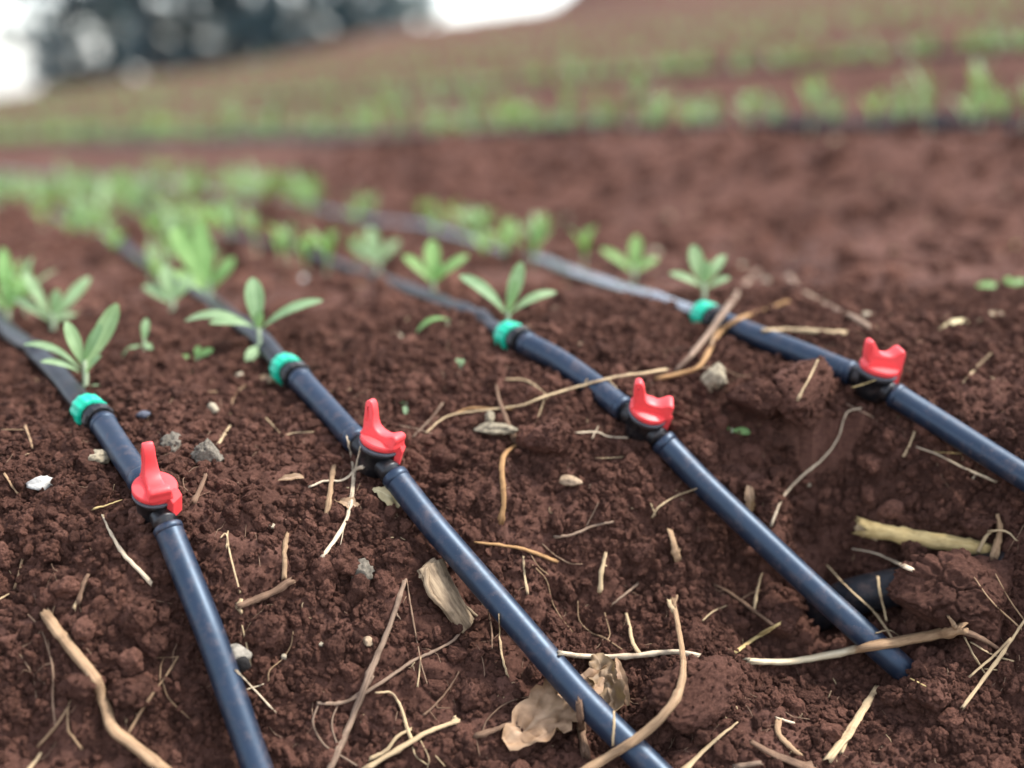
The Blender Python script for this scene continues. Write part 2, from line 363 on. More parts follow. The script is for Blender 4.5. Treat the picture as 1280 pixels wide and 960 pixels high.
# dips, lips and mounds of the broken edge of the bed: (bearing, size, height)
def mac(px, py):                                    # distance along a bearing to the bare surface
    d = np.linspace(.4, 3, 1500); P = np.array([W(px, py, t) for t in d])
    ix = np.clip(np.searchsorted(GX, P[:, 0]), 0, len(GX) - 1); iy = np.clip(np.searchsorted(GY, P[:, 1]), 0, len(GY) - 1)
    h = np.nonzero(P[:, 2] < ZZ[iy, ix])[0]; return d[h[0]] if len(h) else 3.
bumps = []
for (px, py, rad, hgt) in [(790, 712, .016, -.026), (715, 742, .020, -.022), (770, 660, .026, .012), (600, 760, .024, -.018), (560, 860, .022, -.010), (930, 745, .030, -.022), (870, 870, .030, .012),
                          (690, 540, .020, .012), (1245, 650, .020, -.020), (1130, 640, .014, -.010), (30, 905, .020, -.010), (200, 905, .022, -.010), (450, 800, .03, -.006), (330, 880, .025, -.008),
                          (1220, 800, .022, .006), (1060, 895, .030, .006), (850, 660, .02, .008), (90, 850, .022, .006), (155, 775, .02, .006), (1010, 540, .03, -.004), (640, 620, .03, .006), (1163, 868, .017, .014)]:
    q = W(px, py, mac(px, py)); bumps.append((q[0], q[1], rad, hgt))
for (bx, by, rad, hgt) in bumps: ZZ += hgt * np.exp(-((XX - bx) ** 2 + (YY - by) ** 2) / rad ** 2)
SUBC = [W(a, b, CD(d)) for a, b, d in ((1020, 768, .985), (1060, 748, .962), (1100, 738, .952), (1150, 728, .945), (1230, 716, .935), (1330, 700, .925))]
for p in catmull(SUBC, 12)[4:38]:                    # the open trench in front of the supply pipe
    x0, x1 = np.searchsorted(GX, [p[0] - .07, p[0] + .07]); y0, y1 = np.searchsorted(GY, [p[1] - .09, p[1] + .05])
    sub = ZZ[y0:y1, x0:x1]; dx = GX[None, x0:x1] - p[0]; dy = GY[y0:y1, None] - p[1]; rr = np.hypot(dx, np.where(dy < 0, dy * .45, dy))
    np.minimum(sub, p[2] - .024 + np.clip(rr - .014, 0, 1) * np.where(dy > 0, 3., 1.3), out=sub)
# crumbly relief, each size only where the sheet is fine enough for it
gx = np.gradient(GX)[None, :]; gy = np.gradient(GY)[:, None]; SPC = np.maximum(gx, gy) + 0 * XX
FR = np.zeros_like(ZZ); QQ = YY + .8 * np.clip(ZZ, -.3, .2) * (1 - sstep(1.2, 1.6, YY))
def relief(scale, fn, fine=True):
    m = (SPC < scale * .45); w = np.clip((scale * .45 - SPC[m]) / (scale * .2), 0, 1); v_ = fn(XX[m], QQ[m] if fine else YY[m]) * w
    if fine: FR[m] += v_
    else: ZZ[m] += v_
def lumps(scale, amp, k):
    def fn(x, y):
        wx = x + scale * .5 * fbm(x / scale, y / scale, k + 20, 2); wy = y + scale * .5 * fbm(x / scale + 9, y / scale, k + 30, 2)
        f, r = voro(wx / scale, wy / scale, k)
        return amp * (.25 + r) * (np.sqrt(np.clip(1 - (f / .80) ** 2, 0, 1)) - .55)
    return fn
relief(.9, lambda x, y: .03 * fbm(x / .9, y / .9, 3, 2) * sstep(1.5, 2.5, y), False)
relief(.22, lambda x, y: .030 * fbm(x / .22, y / .22, 5, 3) * (.22 + .78 * sstep(1.3, 1.9, y)), False)
relief(.07, lumps(.07, .010, 11), False)
PIPE_PTS = []; pdist = np.full(XX.shape, 1.)
for L in LN:                                        # pipes lie on the soil, they are not swallowed by it
    for key in ('front', 'mid'):
        c = np.array([W(*p) for p in L[key]]); c = catmull(c, 8); PIPE_PTS.append(c)
        for i, p in enumerate(c[:-1] if key == 'front' else c):
            if L is LN[2] and key == 'front' and i > len(c) * .62: continue
            x0, x1 = np.searchsorted(GX, [p[0] - .03, p[0] + .03]); y0, y1 = np.searchsorted(GY, [p[1] - .03, p[1] + .03])
            sub = ZZ[y0:y1, x0:x1]; rr = np.hypot(GX[None, x0:x1] - p[0], GY[y0:y1, None] - p[1])
            np.minimum(sub, p[2] - .0095 + np.clip(rr - .007, 0, 1) * 1.0, out=sub); pd = pdist[y0:y1, x0:x1]; np.minimum(pd, np.where(sub > p[2] - .030, rr, 1.), out=pd)
relief(.036, lumps(.036, .0085, 21)); relief(.018, lumps(.018, .0048, 31)); relief(.0075, lumps(.0075, .0026, 41))
relief(.012, lambda x, y: .0042 * fbm(x / .014, y / .014, 51, 4))
FR *= np.clip((pdist - .006) / .014, .12, 1)
dzx = np.gradient(ZZ, GX, axis=1); dzy = np.gradient(ZZ, GY, axis=0); fad = (SPC < .02); dzx = np.clip(dzx, -2.2, 2.2) * fad; dzy = np.clip(dzy, -2.2, 2.2) * fad
inv = 1 / np.sqrt(1 + dzx ** 2 + dzy ** 2)
GVX = XX - dzx * inv * FR; GVY = YY - dzy * inv * FR; GVZ = ZZ + inv * FR
ZZ = ZZ + np.clip(FR / np.maximum(inv, .5), -.02, .02)
ny, nx = ZZ.shape
def gz(x, y):
    x = np.asarray(x, float); y = np.asarray(y, float)
    ix = np.clip(np.searchsorted(GX, x) - 1, 0, nx - 2); iy = np.clip(np.searchsorted(GY, y) - 1, 0, ny - 2)
    tx = (x - GX[ix]) / (GX[ix + 1] - GX[ix]); ty = (y - GY[iy]) / (GY[iy + 1] - GY[iy])
    return (ZZ[iy, ix] * (1 - tx) + ZZ[iy, ix + 1] * tx) * (1 - ty) + (ZZ[iy + 1, ix] * (1 - tx) + ZZ[iy + 1, ix + 1] * tx) * ty
from mathutils.bvhtree import BVHTree
_ix = np.nonzero((GX > -.62) & (GX < .66))[0][::2]; _iy = np.nonzero((GY > .5) & (GY < 1.4))[0][::2]
_gp = np.stack([GVX, GVY, GVZ], -1)[np.ix_(_iy, _ix)].reshape(-1, 3); _w = len(_ix); _q = (np.arange(len(_iy) - 1)[:, None] * _w + np.arange(_w - 1)[None]).ravel()
GB = BVHTree.FromPolygons(_gp.tolist(), np.stack([_q, _q + 1, _q + _w + 1, _q + _w], 1).tolist())
_ds = np.concatenate([np.arange(.4, 1.6, .0012), np.geomspace(1.6, 150, 900)])
def hit(px, py):                                    # distance along a bearing to the ground
    q = W(px, py, 1.) - np.array([0, 0, CAMH]); L_ = np.linalg.norm(q); h = GB.ray_cast(Vector((0, 0, CAMH)), Vector(q / L_))
    if h[0] is not None: return h[3] / L_
    dn = (py - 480) / FPX; X = (px - 640) / FPX * _ds; Y = _ds * CP - dn * _ds * SP; Z = CAMH - _ds * SP - dn * _ds * CP
    h = np.nonzero(Z < gz(X, Y))[0]
    return _ds[h[0]] if len(h) else 150.
def at(px, py, lift=0.):
    d = hit(px, py); return W(px, py, d - lift)
gv = np.stack([GVX, GVY, GVZ], -1).reshape(-1, 3)
ii = (np.arange(ny - 1)[:, None] * nx + np.arange(nx - 1)[None, :]).ravel()
gf = np.stack([ii, ii + 1, ii + nx + 1, ii + nx], 1).astype(np.int32)
me = bpy.data.meshes.new('ground'); me.vertices.add(len(gv)); me.vertices.foreach_set('co', gv.astype(np.float32).ravel())
me.loops.add(gf.size); me.loops.foreach_set('vertex_index', gf.ravel()); me.polygons.add(len(gf))
me.polygons.foreach_set('loop_start', np.arange(0, gf.size, 4, dtype=np.int32)); me.polygons.foreach_set('use_smooth', np.ones(len(gf), dtype=bool)); me.update(calc_edges=True)
ground = link('ground', me, 'soil'); ground['kind'] = 'structure'; ground['label'] = 'crumbly red brown tilled soil of the terraced field'

# ------------------------------------------------------------------ drip lines
ORD = ['first', 'second', 'third', 'fourth']
def loc_mesh(v, f, Mx, smooth=True):
    return mesh('part', [Mx @ Vector(p) for p in v], f, smooth=smooth)
def handle_mesh():
    v, f = lathe([(0, 0), (0, .0118), (.0006, .0140), (.0018, .0148), (.0042, .0148), (.0050, .0142), (.0058, .0100), (.0060, .004), (.0060, 0)], 'Z', 40)
    return v, f
def prism(outline, half, bev=.0011):                 # outline in XZ, thickness along Y, edges eased
    n = len(outline); c = np.mean(outline, axis=0); v = []; f = []
    for (s, y) in ((.0, -half), (bev, -half + 0), (0, 0)): pass
    o = np.array(outline); e = np.roll(o, -1, 0) - np.roll(o, 1, 0); nn = np.stack([e[:, 1], -e[:, 0]], 1); nn /= np.linalg.norm(nn, axis=1)[:, None]
    area = np.sum(o[:, 0] * np.roll(o[:, 1], -1) - np.roll(o[:, 0], -1) * o[:, 1]); nn = nn if area > 0 else -nn
    rings = [(o - nn * bev, -half), (o - nn * bev * .3, -half + bev * .35), (o, -half + bev), (o, half - bev), (o - nn * bev * .3, half - bev * .35), (o - nn * bev, half)]
    for (q, y) in rings: v += [(a, y, b) for a, b in q]
    for k in range(5):
        for i in range(n): a = k * n + i; b = k * n + (i + 1) % n; f.append((a, b, b + n, a + n))
    f.append(tuple(range(n))[::-1]); f.append(tuple(5 * n + i for i in range(n)))
    return v, f
def smooth_outline(pts, n=5):
    C = np.array(pts, float); m = len(C); out = []
    for i in range(m):
        p0, p1, p2, p3 = C[i - 1], C[i], C[(i + 1) % m], C[(i + 2) % m]
        for t in np.linspace(0, 1, n, endpoint=False):
            out.append(.5 * (2 * p1 + (p2 - p0) * t + (2 * p0 - 5 * p1 + 4 * p2 - p3) * t * t + (3 * p1 - p0 - 3 * p2 + p3) * t ** 3))
    return np.array(out)
def build_line(i, L, label):
    base = W(*L['valve']); root = link('drip_line', None); tag(root, label, 'drip line', 'drip lines crossing the bed'); root.location = base; bpy.context.view_layer.update()
    off = -base
    P = catmull([W(*p) + off for p in L['front']], 8); fr = tube('feed_pipe', P, .0093, 'pipe', root, sides=28, rough=.006, seed=i)
    cuffR = [.0090, .0097, .0099, .0095]; cp = np.array([P[0] + (P[1] - P[0]) * t for t in (-.05, .1, .6, 1.1)]); tube('pipe_cuff', cp, cuffR, 'pipe', fr, sides=28)
    Pm = catmull([W(*p) + off for p in L['mid']], 8); sp = tube('short_pipe', Pm, .0093, 'pipe', root, sides=28, rough=.006, seed=i + 9)
    for e, d in ((0, 1), (-1, -1)):
        a = Pm[e]; b = Pm[e + d]; cp = np.array([a + (b - a) * t for t in (-.05, .3, .9, 1.3)]); tube('pipe_cuff', cp, [.0090, .0097, .0099, .0095], 'pipe', sp, sides=28)
    # valve frame: X towards the far end of the pipe, Z up
    A, B = P[0], Pm[-1]; X = Vector(B - A).normalized(); Y = Vector((0, 0, 1)).cross(X).normalized(); Z = X.cross(Y)
    Y0 = Y; mid = Vector((A + B) / 2)
    tilt = [R(-6), R(6), R(-10), R(-2)][i]
    Mx = Matrix.Translation(mid) @ Matrix((X, Y, Z)).transposed().to_4x4() @ Matrix.Rotation(tilt, 4, 'X')
    half = (Vector(B) - Vector(A)).length / 2
    v, f = lathe([(-.0105, 0), (-.0105, .0085), (-.0095, .0112), (-.002, .0122), (.006, .0126), (.0066, .0136), (.0098, .0139), (.0103, .0130), (.0103, 0)], 'Z', 36)
    vb = link('valve_body', loc_mesh(v, f, Mx), 'black', root)
    v, f = lathe([(-half - .004, 0), (-half - .004, .0066), (-half + .002, .0070), (-half + .0022, .0082), (-half + .0045, .0082), (-.009, .0076), (.009, .0076), (half - .0045, .0082), (half - .0022, .0082), (half - .002, .0070), (half + .004, .0066), (half + .004, 0)], 'X', 28)
    link('barb_tube', loc_mesh(v, f, Mx), 'black', vb)
    v, f = lathe([(.0100, .0100), (.0100, .0143), (.0104, .0148), (.0116, .0148), (.0120, .0143), (.0120, .0100)], 'Z', 40)
    link('seal_ring', loc_mesh(v, f, Mx), 'grey_rim', vb)
    rot = [R(-4), R(22), R(40), R(58)][i]
    Hx = Mx @ Matrix.Rotation(rot, 4, 'Z') @ Matrix.Translation((0, 0, .0122))
    v, f = handle_mesh(); hm_ = loc_mesh(v, f, Hx); hm_.set_sharp_from_angle(angle=R(40)); hd = link('valve_handle', hm_, 'red', root)
    tall = [.0300, .0290, .0272, .0250][i]; ear = [.0136, .0140, .0160, .0195][i]
    o = smooth_outline([(-.0128, .0030), (-.0152, .0085), (-.0150, ear * .92), (-.0112, ear), (-.0060, ear * .78), (.0000, ear * .74), (.0060, max(.0140, ear * .85)), (.0105, tall * .86), (.0140, tall), (.0172, tall * .96), (.0176, tall * .84), (.0158, tall * .55), (.0138, .0085), (.0126, .0030)])
    v, f = prism(o, .0036, .0009); v = [(x, y * (1.0 + .75 * max(0, 1 - max(0, z - .004) / .016) + (.55 * min(1, max(0, -x - .004) / .006)) ), z) for x, y, z in v]
    wm = loc_mesh(v, f, Hx); wm.set_sharp_from_angle(angle=R(32)); link('wing', wm, 'red', hd)
    v, f = prism(smooth_outline([(.0075, .0062), (.0100, .0125), (.0128, tall * .72), (.0150, tall * .88), (.0152, tall * .55), (.0128, .0075)]), .0046, .0006)
    gm = loc_mesh(v, f, Hx); gm.set_sharp_from_angle(angle=R(32)); link('lever_rib', gm, 'red', hd)
    o = [(-.0178, -.0115), (-.0135, -.0115), (-.0125, -.001), (-.0100, .0050), (-.0150, .0062), (-.0180, .002)]
    v, f = prism(np.array(o), .0052, .0007); link('stop_tab', loc_mesh(v, f, Hx @ Matrix.Rotation(R([38, 20, 8, 2][i]), 4, 'Z'), False), 'red', hd)
    v, f = lathe([(.0052, .0045), (.0085, .0040), (.0095, .0030), (.0098, 0)], 'Z', 20); link('spindle_boss', loc_mesh(v, f, Hx), 'red', hd)
    # nut: X towards the tape
    Nn = Vector(W(*L['nut']) + off); C0 = Vector(Pm[0]); X = (Nn - C0).normalized(); Y = Vector((0, 0, 1)).cross(X).normalized(); Z = X.cross(Y)
    Nx = Matrix.Translation(C0) @ Matrix((X, Y, Z)).transposed().to_4x4()
    cl = (Nn - C0).length
    v, f = lathe([(-.003, 0), (-.003, .0070), (.0025, .0072), (.0028, .0108), (.0040, .0122), (.0078, .0124), (.0088, .0114), (.0090, .0092), (cl, .0090), (cl, 0)], 'X', 12)
    cn = link('connector_body', loc_mesh(v, f, Nx, False), 'black', root)
    vv = []; sides = 60; prof = [(cl - .0075, .0082), (cl - .0075, .0116), (cl - .0066, .0124), (cl + .0035, .0121), (cl + .0062, .0108), (cl + .0068, .0080)]
    v, f = lathe(prof, 'X', sides); v = [(x, y * (1.035 if (k % sides) % 5 in (0, 1) else .985) if 1 <= k // sides <= 4 else y, z * (1.035 if (k % sides) % 5 in (0, 1) else .985) if 1 <= k // sides <= 4 else z) for k, (x, y, z) in enumerate(v)]
    link('lock_nut', loc_mesh(v, f, Nx), 'green', root)
    # tape laid over the bed
    ctrl = [np.array(Nn) - off]; 
    for (px, py) in L['tape']: q = at(px, py); ctrl.append(q + np.array([0, 0, .006]))
    T = catmull(ctrl, 10); zz = gz(T[:, 0], T[:, 1]) + .005; ker = np.ones(7) / 7
    lo = np.convolve(np.pad(zz, 3, mode='edge'), ker, 'valid'); T[4:, 2] = np.maximum(T[4:, 2] * .3 + lo[4:] * .7, lo[4:] + .001)
    T[:, 2] = np.convolve(np.pad(T[:, 2], 2, mode='edge'), np.ones(5) / 5, 'valid')
    for _ in range(3): T[1:-1, 2] = T[1:-1, 2] * .4 + .3 * (T[:-2, 2] + T[2:, 2])
    T[6:, 2] = np.maximum(T[6:, 2], gz(T[6:, 0], T[6:, 1]) + .004); T[0] = ctrl[0]; ke = 20 if i > 1 else 8
    for j in range(1, ke): T[j] = T[0] + (T[ke] - T[0]) * j / ke; T[j, 2] = max(T[j, 2], float(gz(T[j, 0], T[j, 1])) + .001) if j > 3 else T[j, 2]
    tp = tube('drip_tape', T + off, np.concatenate([[.0078], np.full(len(T) - 1, .0088)]), 'tape_gloss' if i == 3 else 'tape', root, sides=20, flat=.72, rough=.05, seed=i + 20)
    L['T'] = T; PIPE_PTS.append(T); return root
LBL = ['leftmost drip line, its pipe leaving the bottom edge left of the long tan root', 'drip line with red valve beside the pale split straw, second from the left',
       'drip line whose pipe end dives into the soil beside the big cracked clod', 'rightmost drip line, its pipe running off the right edge above the yellow cut stalk']
for i, L in enumerate(LN): build_line(i, L, LBL[i])
# buried submain
P = catmull(SUBC, 8); PIPE_PTS.append(P)
sm = tube('supply_pipe', P, .0138, 'tape', None, sides=28, rough=.01, seed=3)
tag(sm, 'thick black supply pipe half buried behind the third drip line', 'pipe')

# ------------------------------------------------------------------ crumbs (stuff), instanced by geometry nodes
def crumb_field(name, pts, sizes, label, m, seed):
    pts = np.asarray(pts, np.float32); me = bpy.data.meshes.new(name); me.vertices.add(len(pts)); me.vertices.foreach_set('co', pts.ravel())
    r = np.random.default_rng(seed)
    for an, ty, key, dat in (('sc', 'FLOAT_VECTOR', 'vector', (np.asarray(sizes)[:, None] * np.stack([r.uniform(.8, 1.3, len(pts)), r.uniform(.8, 1.3, len(pts)), r.uniform(.6, 1.0, len(pts))], 1))),
                             ('rt', 'FLOAT_VECTOR', 'vector', r.uniform(0, 6.28, (len(pts), 3)) * [.12, .12, 1] if False else r.uniform(0, 6.28, (len(pts), 3))), ('ix', 'INT', 'value', r.integers(0, 8, len(pts)))):
        a = me.attributes.new(an, ty, 'POINT'); a.data.foreach_set(key, np.asarray(dat, np.int32 if ty == 'INT' else np.float32).ravel())
    o = link(name, me, m); o['kind'] = 'stuff'; o['label'] = label; o['category'] = 'soil'
    g = bpy.data.node_groups.new(name + '_nodes', 'GeometryNodeTree'); g.interface.new_socket('Geometry', in_out='INPUT', socket_type='NodeSocketGeometry'); g.interface.new_socket('Geometry', in_out='OUTPUT', socket_type='NodeSocketGeometry')
    gi = g.nodes.new('NodeGroupInput'); go = g.nodes.new('NodeGroupOutput'); jn = g.nodes.new('GeometryNodeJoinGeometry'); lk = g.links.new
    for k in range(8):
        ic = g.nodes.new('GeometryNodeMeshIcoSphere'); ic.inputs['Subdivisions'].default_value = 3 if seed == 1 else 4; ic.inputs['Radius'].default_value = 1
        ps = g.nodes.new('GeometryNodeInputPosition'); off = None
        for sc, am, dt in ((.8, 1.7, 0), (1.7, 1.0, 2), (4.5, .45, 3)):
            nz = g.nodes.new('ShaderNodeTexNoise'); nz.noise_dimensions = '4D'; nz.inputs['W'].default_value = k * 5.3 + seed + sc; nz.inputs['Scale'].default_value = sc; nz.inputs['Detail'].default_value = dt
            s1 = g.nodes.new('ShaderNodeMath'); s1.operation = 'SUBTRACT'; s1.inputs[1].default_value = .5; lk(ps.outputs[0], nz.inputs['Vector']); lk(nz.outputs[0], s1.inputs[0])
            s2 = g.nodes.new('ShaderNodeMath'); s2.operation = 'MULTIPLY_ADD'; s2.inputs[1].default_value = am; lk(s1.outputs[0], s2.inputs[0])
            if off is None: s2.inputs[2].default_value = 0
            else: lk(off, s2.inputs[2])
            off = s2.outputs[0]
        vm = g.nodes.new('ShaderNodeVectorMath'); vm.operation = 'SCALE'; lk(ps.outputs[0], vm.inputs[0]); lk(off, vm.inputs['Scale'])
        sp = g.nodes.new('GeometryNodeSetPosition'); lk(ic.outputs[0], sp.inputs[0]); lk(vm.outputs[0], sp.inputs['Offset'])
        sh = g.nodes.new('GeometryNodeSetShadeSmooth'); lk(sp.outputs[0], sh.inputs[0]); sh.inputs['Shade Smooth'].default_value = False
        smn = g.nodes.new('GeometryNodeSetMaterial'); smn.inputs['Material'].default_value = M[m]; lk(sh.outputs[0], smn.inputs[0])
        ti = g.nodes.new('GeometryNodeGeometryToInstance'); lk(smn.outputs[0], ti.inputs[0]); lk(ti.outputs[0], jn.inputs[0])
    ip = g.nodes.new('GeometryNodeInstanceOnPoints'); lk(gi.outputs[0], ip.inputs['Points']); lk(jn.outputs[0], ip.inputs['Instance']); ip.inputs['Pick Instance'].default_value = True
    for an, ty, sk in (('ix', 'INT', 'Instance Index'), ('rt', 'FLOAT_VECTOR', 'Rotation'), ('sc', 'FLOAT_VECTOR', 'Scale')):
        na = g.nodes.new('GeometryNodeInputNamedAttribute'); na.data_type = ty; na.inputs['Name'].default_value = an; lk(na.outputs[0], ip.inputs[sk])
    lk(ip.outputs[0], go.inputs[0]); md = o.modifiers.new('crumbs', 'NODES'); md.node_group = g
    return o
# ------------------------------------------------------------------ stones
def stone(name, label, cat, px, py, rpx, m, sq=(1, 1, .7), seed=0, amp=.3, sub=4, emb=.3, crack=0., fine=.08, parent=None, lift=0., group=None):
    d = hit(px, py) - lift; r = rpx * d / FPX; me_ = rock_mesh(name, r, sq, seed, sub, amp, 1.5, fine, crack, 9 if name == 'soil_clod' else (5 if 'st_' in m else 0)); o = link(name, me_, m)
    o.location = W(px, py, d - r * (1 - emb) * .7); o.rotation_euler = (0, 0, seed * 1.3)
    return tag(o, label, cat, group)
# ------------------------------------------------------------------ larger clods
for k, (px, py, r, sq, crack, lift, lb) in enumerate([
        (1197, 748, 72, (1.05, .75, .78), .13, .010, 'big rounded clod with polygonal cracks over the supply pipe'),
        (1003, 492, 47, (1.0, .8, .85), .0, .016, 'dark rounded clod left of the rightmost valve'),
        (950, 500, 34, (1, .8, .8), .0, .010, 'lumpy clod joined to the left of the dark rounded clod'),
        (868, 868, 60, (1.15, .8, .8), .11, .0, 'broad cracked clod burying the white peeled stick'),
        (690, 545, 30, (1.2, .9, .7), .0, .004, 'low crumbly clod below the long tan stem'),
        (1222, 655, 20, (1.2, .9, .8), .0, .004, 'small clod in the dark hole above the yellow stalk'),
        (1140, 688, 16, (1.2, .9, .8), .0, .008, 'soil lump stuck on the yellow cut stalk'),
        (172, 772, 26, (1.1, .9, .7), .0, .002, 'angular clod above the tan root'),
        (335, 790, 22, (1.1, .9, .8), .0, .003, 'smooth clod below the dark bark piece'),
        (100, 855, 26, (1.2, .9, .7), .0, .003, 'angular clod touching the bend of the tan root'),
        (172, 868, 28, (1.2, .9, .7), .0, .003, 'flat clod right of the tan root'),
        (590, 870, 24, (1.1, .9, .8), .0, .003, 'dark clod left of the big dry leaf'),
        (1215, 815, 24, (1.1, .9, .8), .0, .003, 'clod under the fork of the half barked root'),
        (1166, 866, 26, (1.2, .9, .8), .0, .008, 'clod at the buried end of the third pipe'),
        (800, 690, 22, (1.2, .8, .8), .0, .004, 'clod hanging at the soil lip in the centre'),
        (500, 690, 16, (1.1, .9, .8), .0, .002, 'clod left of the wood chunk beside the second pipe'),
        (60, 690, 18, (1.1, .9, .8), .0, .002, 'clod near the left edge under the white tapering stick'),
        (205, 720, 14, (1.1, .9, .8), .0, .002, 'clod touching the left of the leftmost pipe'),
        (1050, 770, 18, (1.1, .9, .8), .0, .002, 'clod beneath the third pipe in the trench'),
        (975, 775, 26, (1.1, .9, .8), .0, .002, 'clod on the trench floor left of the third pipe'),
        (1148, 864, 15, (1.2, .9, .8), .0, .010, 'small clod left of the one at the buried pipe end'),
        (1118, 872, 17, (1.2, .9, .7), .0, .006, 'flat clod below the half barked root near the pipe end'),
        (1245, 890, 22, (1.1, .9, .7), .0, .002, 'clod in the bottom right corner')]):
    stone('soil_clod', lb, 'clod', px, py, r, 'clod', sq, 70 + k, .22 if crack else .30, 6 if r > 50 else 5, .55 if k < 7 else 1.0, crack, .09 if crack else .12, None, lift)


bpy.context.view_layer.update()
_v, _f = [], []
for ob in list(COL.objects):
    if ob.type == 'MESH' and ob.name.split('.')[0] in ('soil_clod', 'feed_pipe', 'short_pipe', 'supply_pipe', 'valve_body', 'lock_nut', 'connector_body'):
        o_ = len(_v); mw = ob.matrix_world; _v += [mw @ v.co for v in ob.data.vertices]; _f += [tuple(i + o_ for i in p.vertices) for p in ob.data.polygons]
BV = BVHTree.FromPolygons(_v, _f)
def hit2(px, py):                                   # ground, clods and pipes
    d = hit(px, py); q = W(px, py, 1.) - np.array([0, 0, CAMH]); L_ = np.linalg.norm(q)
    h = BV.ray_cast(Vector((0, 0, CAMH)), Vector(q / L_)); return min(d, h[3] / L_) if h[0] is not None else d
# ------------------------------------------------------------------ roots, sticks and straw: bearings, radius in px of the 1280 frame
STICK_PTS = []; _seed = [100]
def path(ctrl, rpx, bury=False, n=6):
    C = []
    for p in ctrl:
        d = hit(p[0], p[1]); lift = p[2] * .001 if len(p) > 2 else .0012 + rpx * .6 * d / FPX
        C.append((p[0], p[1], d - lift))
    C = catmull(C, n) if len(C) > 1 else np.array(C)
    _seed[0] += 1; wr = np.random.default_rng(_seed[0]); wob = min(.28 * max(rpx, 1.5), 1.1)
    C[1:-1, :2] += wr.normal(0, wob * .22, (len(C) - 2, 2)); C[:, 0] += wob * np.sin(np.linspace(0, wr.uniform(3, 8), len(C)) + wr.uniform(0, 6)) * .6
    for i in range(len(C)):
        if not (bury and (i < 2 or i > len(C) - 3)): C[i, 2] = min(C[i, 2], hit2(C[i, 0], C[i, 1]) - rpx * .5 * C[i, 2] / FPX)
    d = C[:, 2]
    if len(d) > 6: sm_ = np.convolve(np.pad(d, 2, mode='edge'), np.ones(5) / 5, 'valid'); C[:, 2] = np.minimum(d, sm_)
    Q = np.array([W(*c) for c in C]); rw = rpx * C[:, 2].mean() / FPX; STICK_PTS.extend((q, rw * .6) for q in Q)
    return Q, C[:, 2].mean()
def stick(name, label, cat, ctrl, r0, r1, m, branches=(), sides=10, rough=.2, flat=.72, ridge=.10, group=None, ends=0.):
    _seed[0] += 1; sd_ = _seed[0]; P, dm = path(ctrl, max(r0, r1)); rr = .78 * np.linspace(r0, r1, len(P)) * dm / FPX
    rr = rr * (1 + .06 * np.sin(np.linspace(0, 9, len(P)) + sd_) * (1 if rough > .05 else 0))
    jr = np.random.default_rng(sd_)
    for _ in range(2): rr = rr * (1 + .3 * np.exp(-((np.arange(len(P)) - jr.uniform(1, len(P) - 1)) / .7) ** 2))
    if cat == 'straw': flat = min(flat, .45)
    o = P[0].copy(); ob = tube(name, P - o, rr, m, None, sides=sides, rough=rough, seed=sd_, flat=flat, ridge=ridge, jag=True); ob.location = o; tag(ob, label, cat, group)
    for (bc, b0, b1, *bm) in branches:
        _seed[0] += 1; Q, dm2 = path(bc, max(b0, b1)); tube('branch', Q - o, np.linspace(b0, b1, len(Q)) * .85 * dm2 / FPX, bm[0] if bm else m, ob, sides=7, rough=rough, seed=_seed[0], jag=True, flat=flat)
    return ob
G = None
stick('root', 'thick tan bent root lying in the bottom left corner', 'root', [(57, 768), (78, 797), (106, 831), (122, 856), (133, 886), (143, 912), (166, 930), (206, 962)], 9, 8.5, 'tan', [([(62, 772), (66, 764), (68, 758)], 2.5, 1), ([(57, 770), (52, 765)], 3, 1.5), ([(141, 912), (138, 916)], 4, 2)], 14, .16)
stick('root', 'long thin wavy root left of the thick tan root', 'root', [(33, 766), (50, 784), (59, 808), (66, 838), (66, 875), (69, 908)], 1.3, 1.8, 'rootlet', [([(62, 812), (60, 800)], 1, .6)])
stick('root', 'thin forked root between the tan root and the leftmost pipe', 'root', [(222, 821), (207, 846), (188, 872), (160, 916)], 1.5, 2.4, 'tan', [([(222, 821), (205, 822), (190, 822)], 1.1, .8), ([(203, 853), (212, 874), (239, 900)], 1.3, .8), ([(200, 850), (201, 832), (205, 822)], 1, .7)])
stick('root', 'small two legged root fork at the bottom left below the dark crack', 'root', [(85, 884), (72, 905), (48, 932)], 1.8, 3, 'tan', [([(85, 884), (85, 912), (92, 922), (102, 936)], 1.6, 2)])
stick('straw', 'short pale straw stub at the very bottom left edge', 'straw', [(50, 942), (34, 964)], 3.2, 3.5, 'straw')
stick('root', 'starburst of fine rootlets on the soil at the far left', 'root', [(25, 818), (36, 835), (42, 843), (55, 832), (64, 829)], 1.2, 1, 'rootlet', [([(42, 843), (50, 850), (58, 856)], 1, .7), ([(42, 843), (44, 860), (45, 872)], 1, 1.2), ([(42, 843), (30, 838), (22, 850)], .8, .6)])
stick('stick', 'white tapering stick just left of the leftmost red valve', 'stick', [(127, 644), (140, 668), (158, 696), (188, 728)], 1.6, 4.2, 'white')
stick('twig', 'short brown twig stub with a pale cut end above the tan root', 'twig', [(109, 720), (104, 735), (98, 752)], 4, 4.6, 'brown', [([(97, 752), (92, 761)], 3, 4, 'straw')])
stick('straw', 'short straw fragment on the soil at the left edge', 'straw', [(28, 700), (18, 736)], 2.2, 1.8, 'tan')
stick('straw', 'tiny pale straw end touching the left edge at mid height', 'straw', [(12, 742), (-6, 752)], 2.2, 2.2, 'straw')
stick('straw', 'thin bent straw right of the leftmost pipe below its valve', 'straw', [(276, 672), (283, 668), (288, 695), (300, 740)], 1.4, 1.8, 'straw', [([(283, 684), (285, 664)], 1.6, 1.4)])
stick('stick', 'upright tan stub rising from the dark bark piece', 'stick', [(358, 668), (356, 692), (355, 722)], 3.8, 4.4, 'tan')
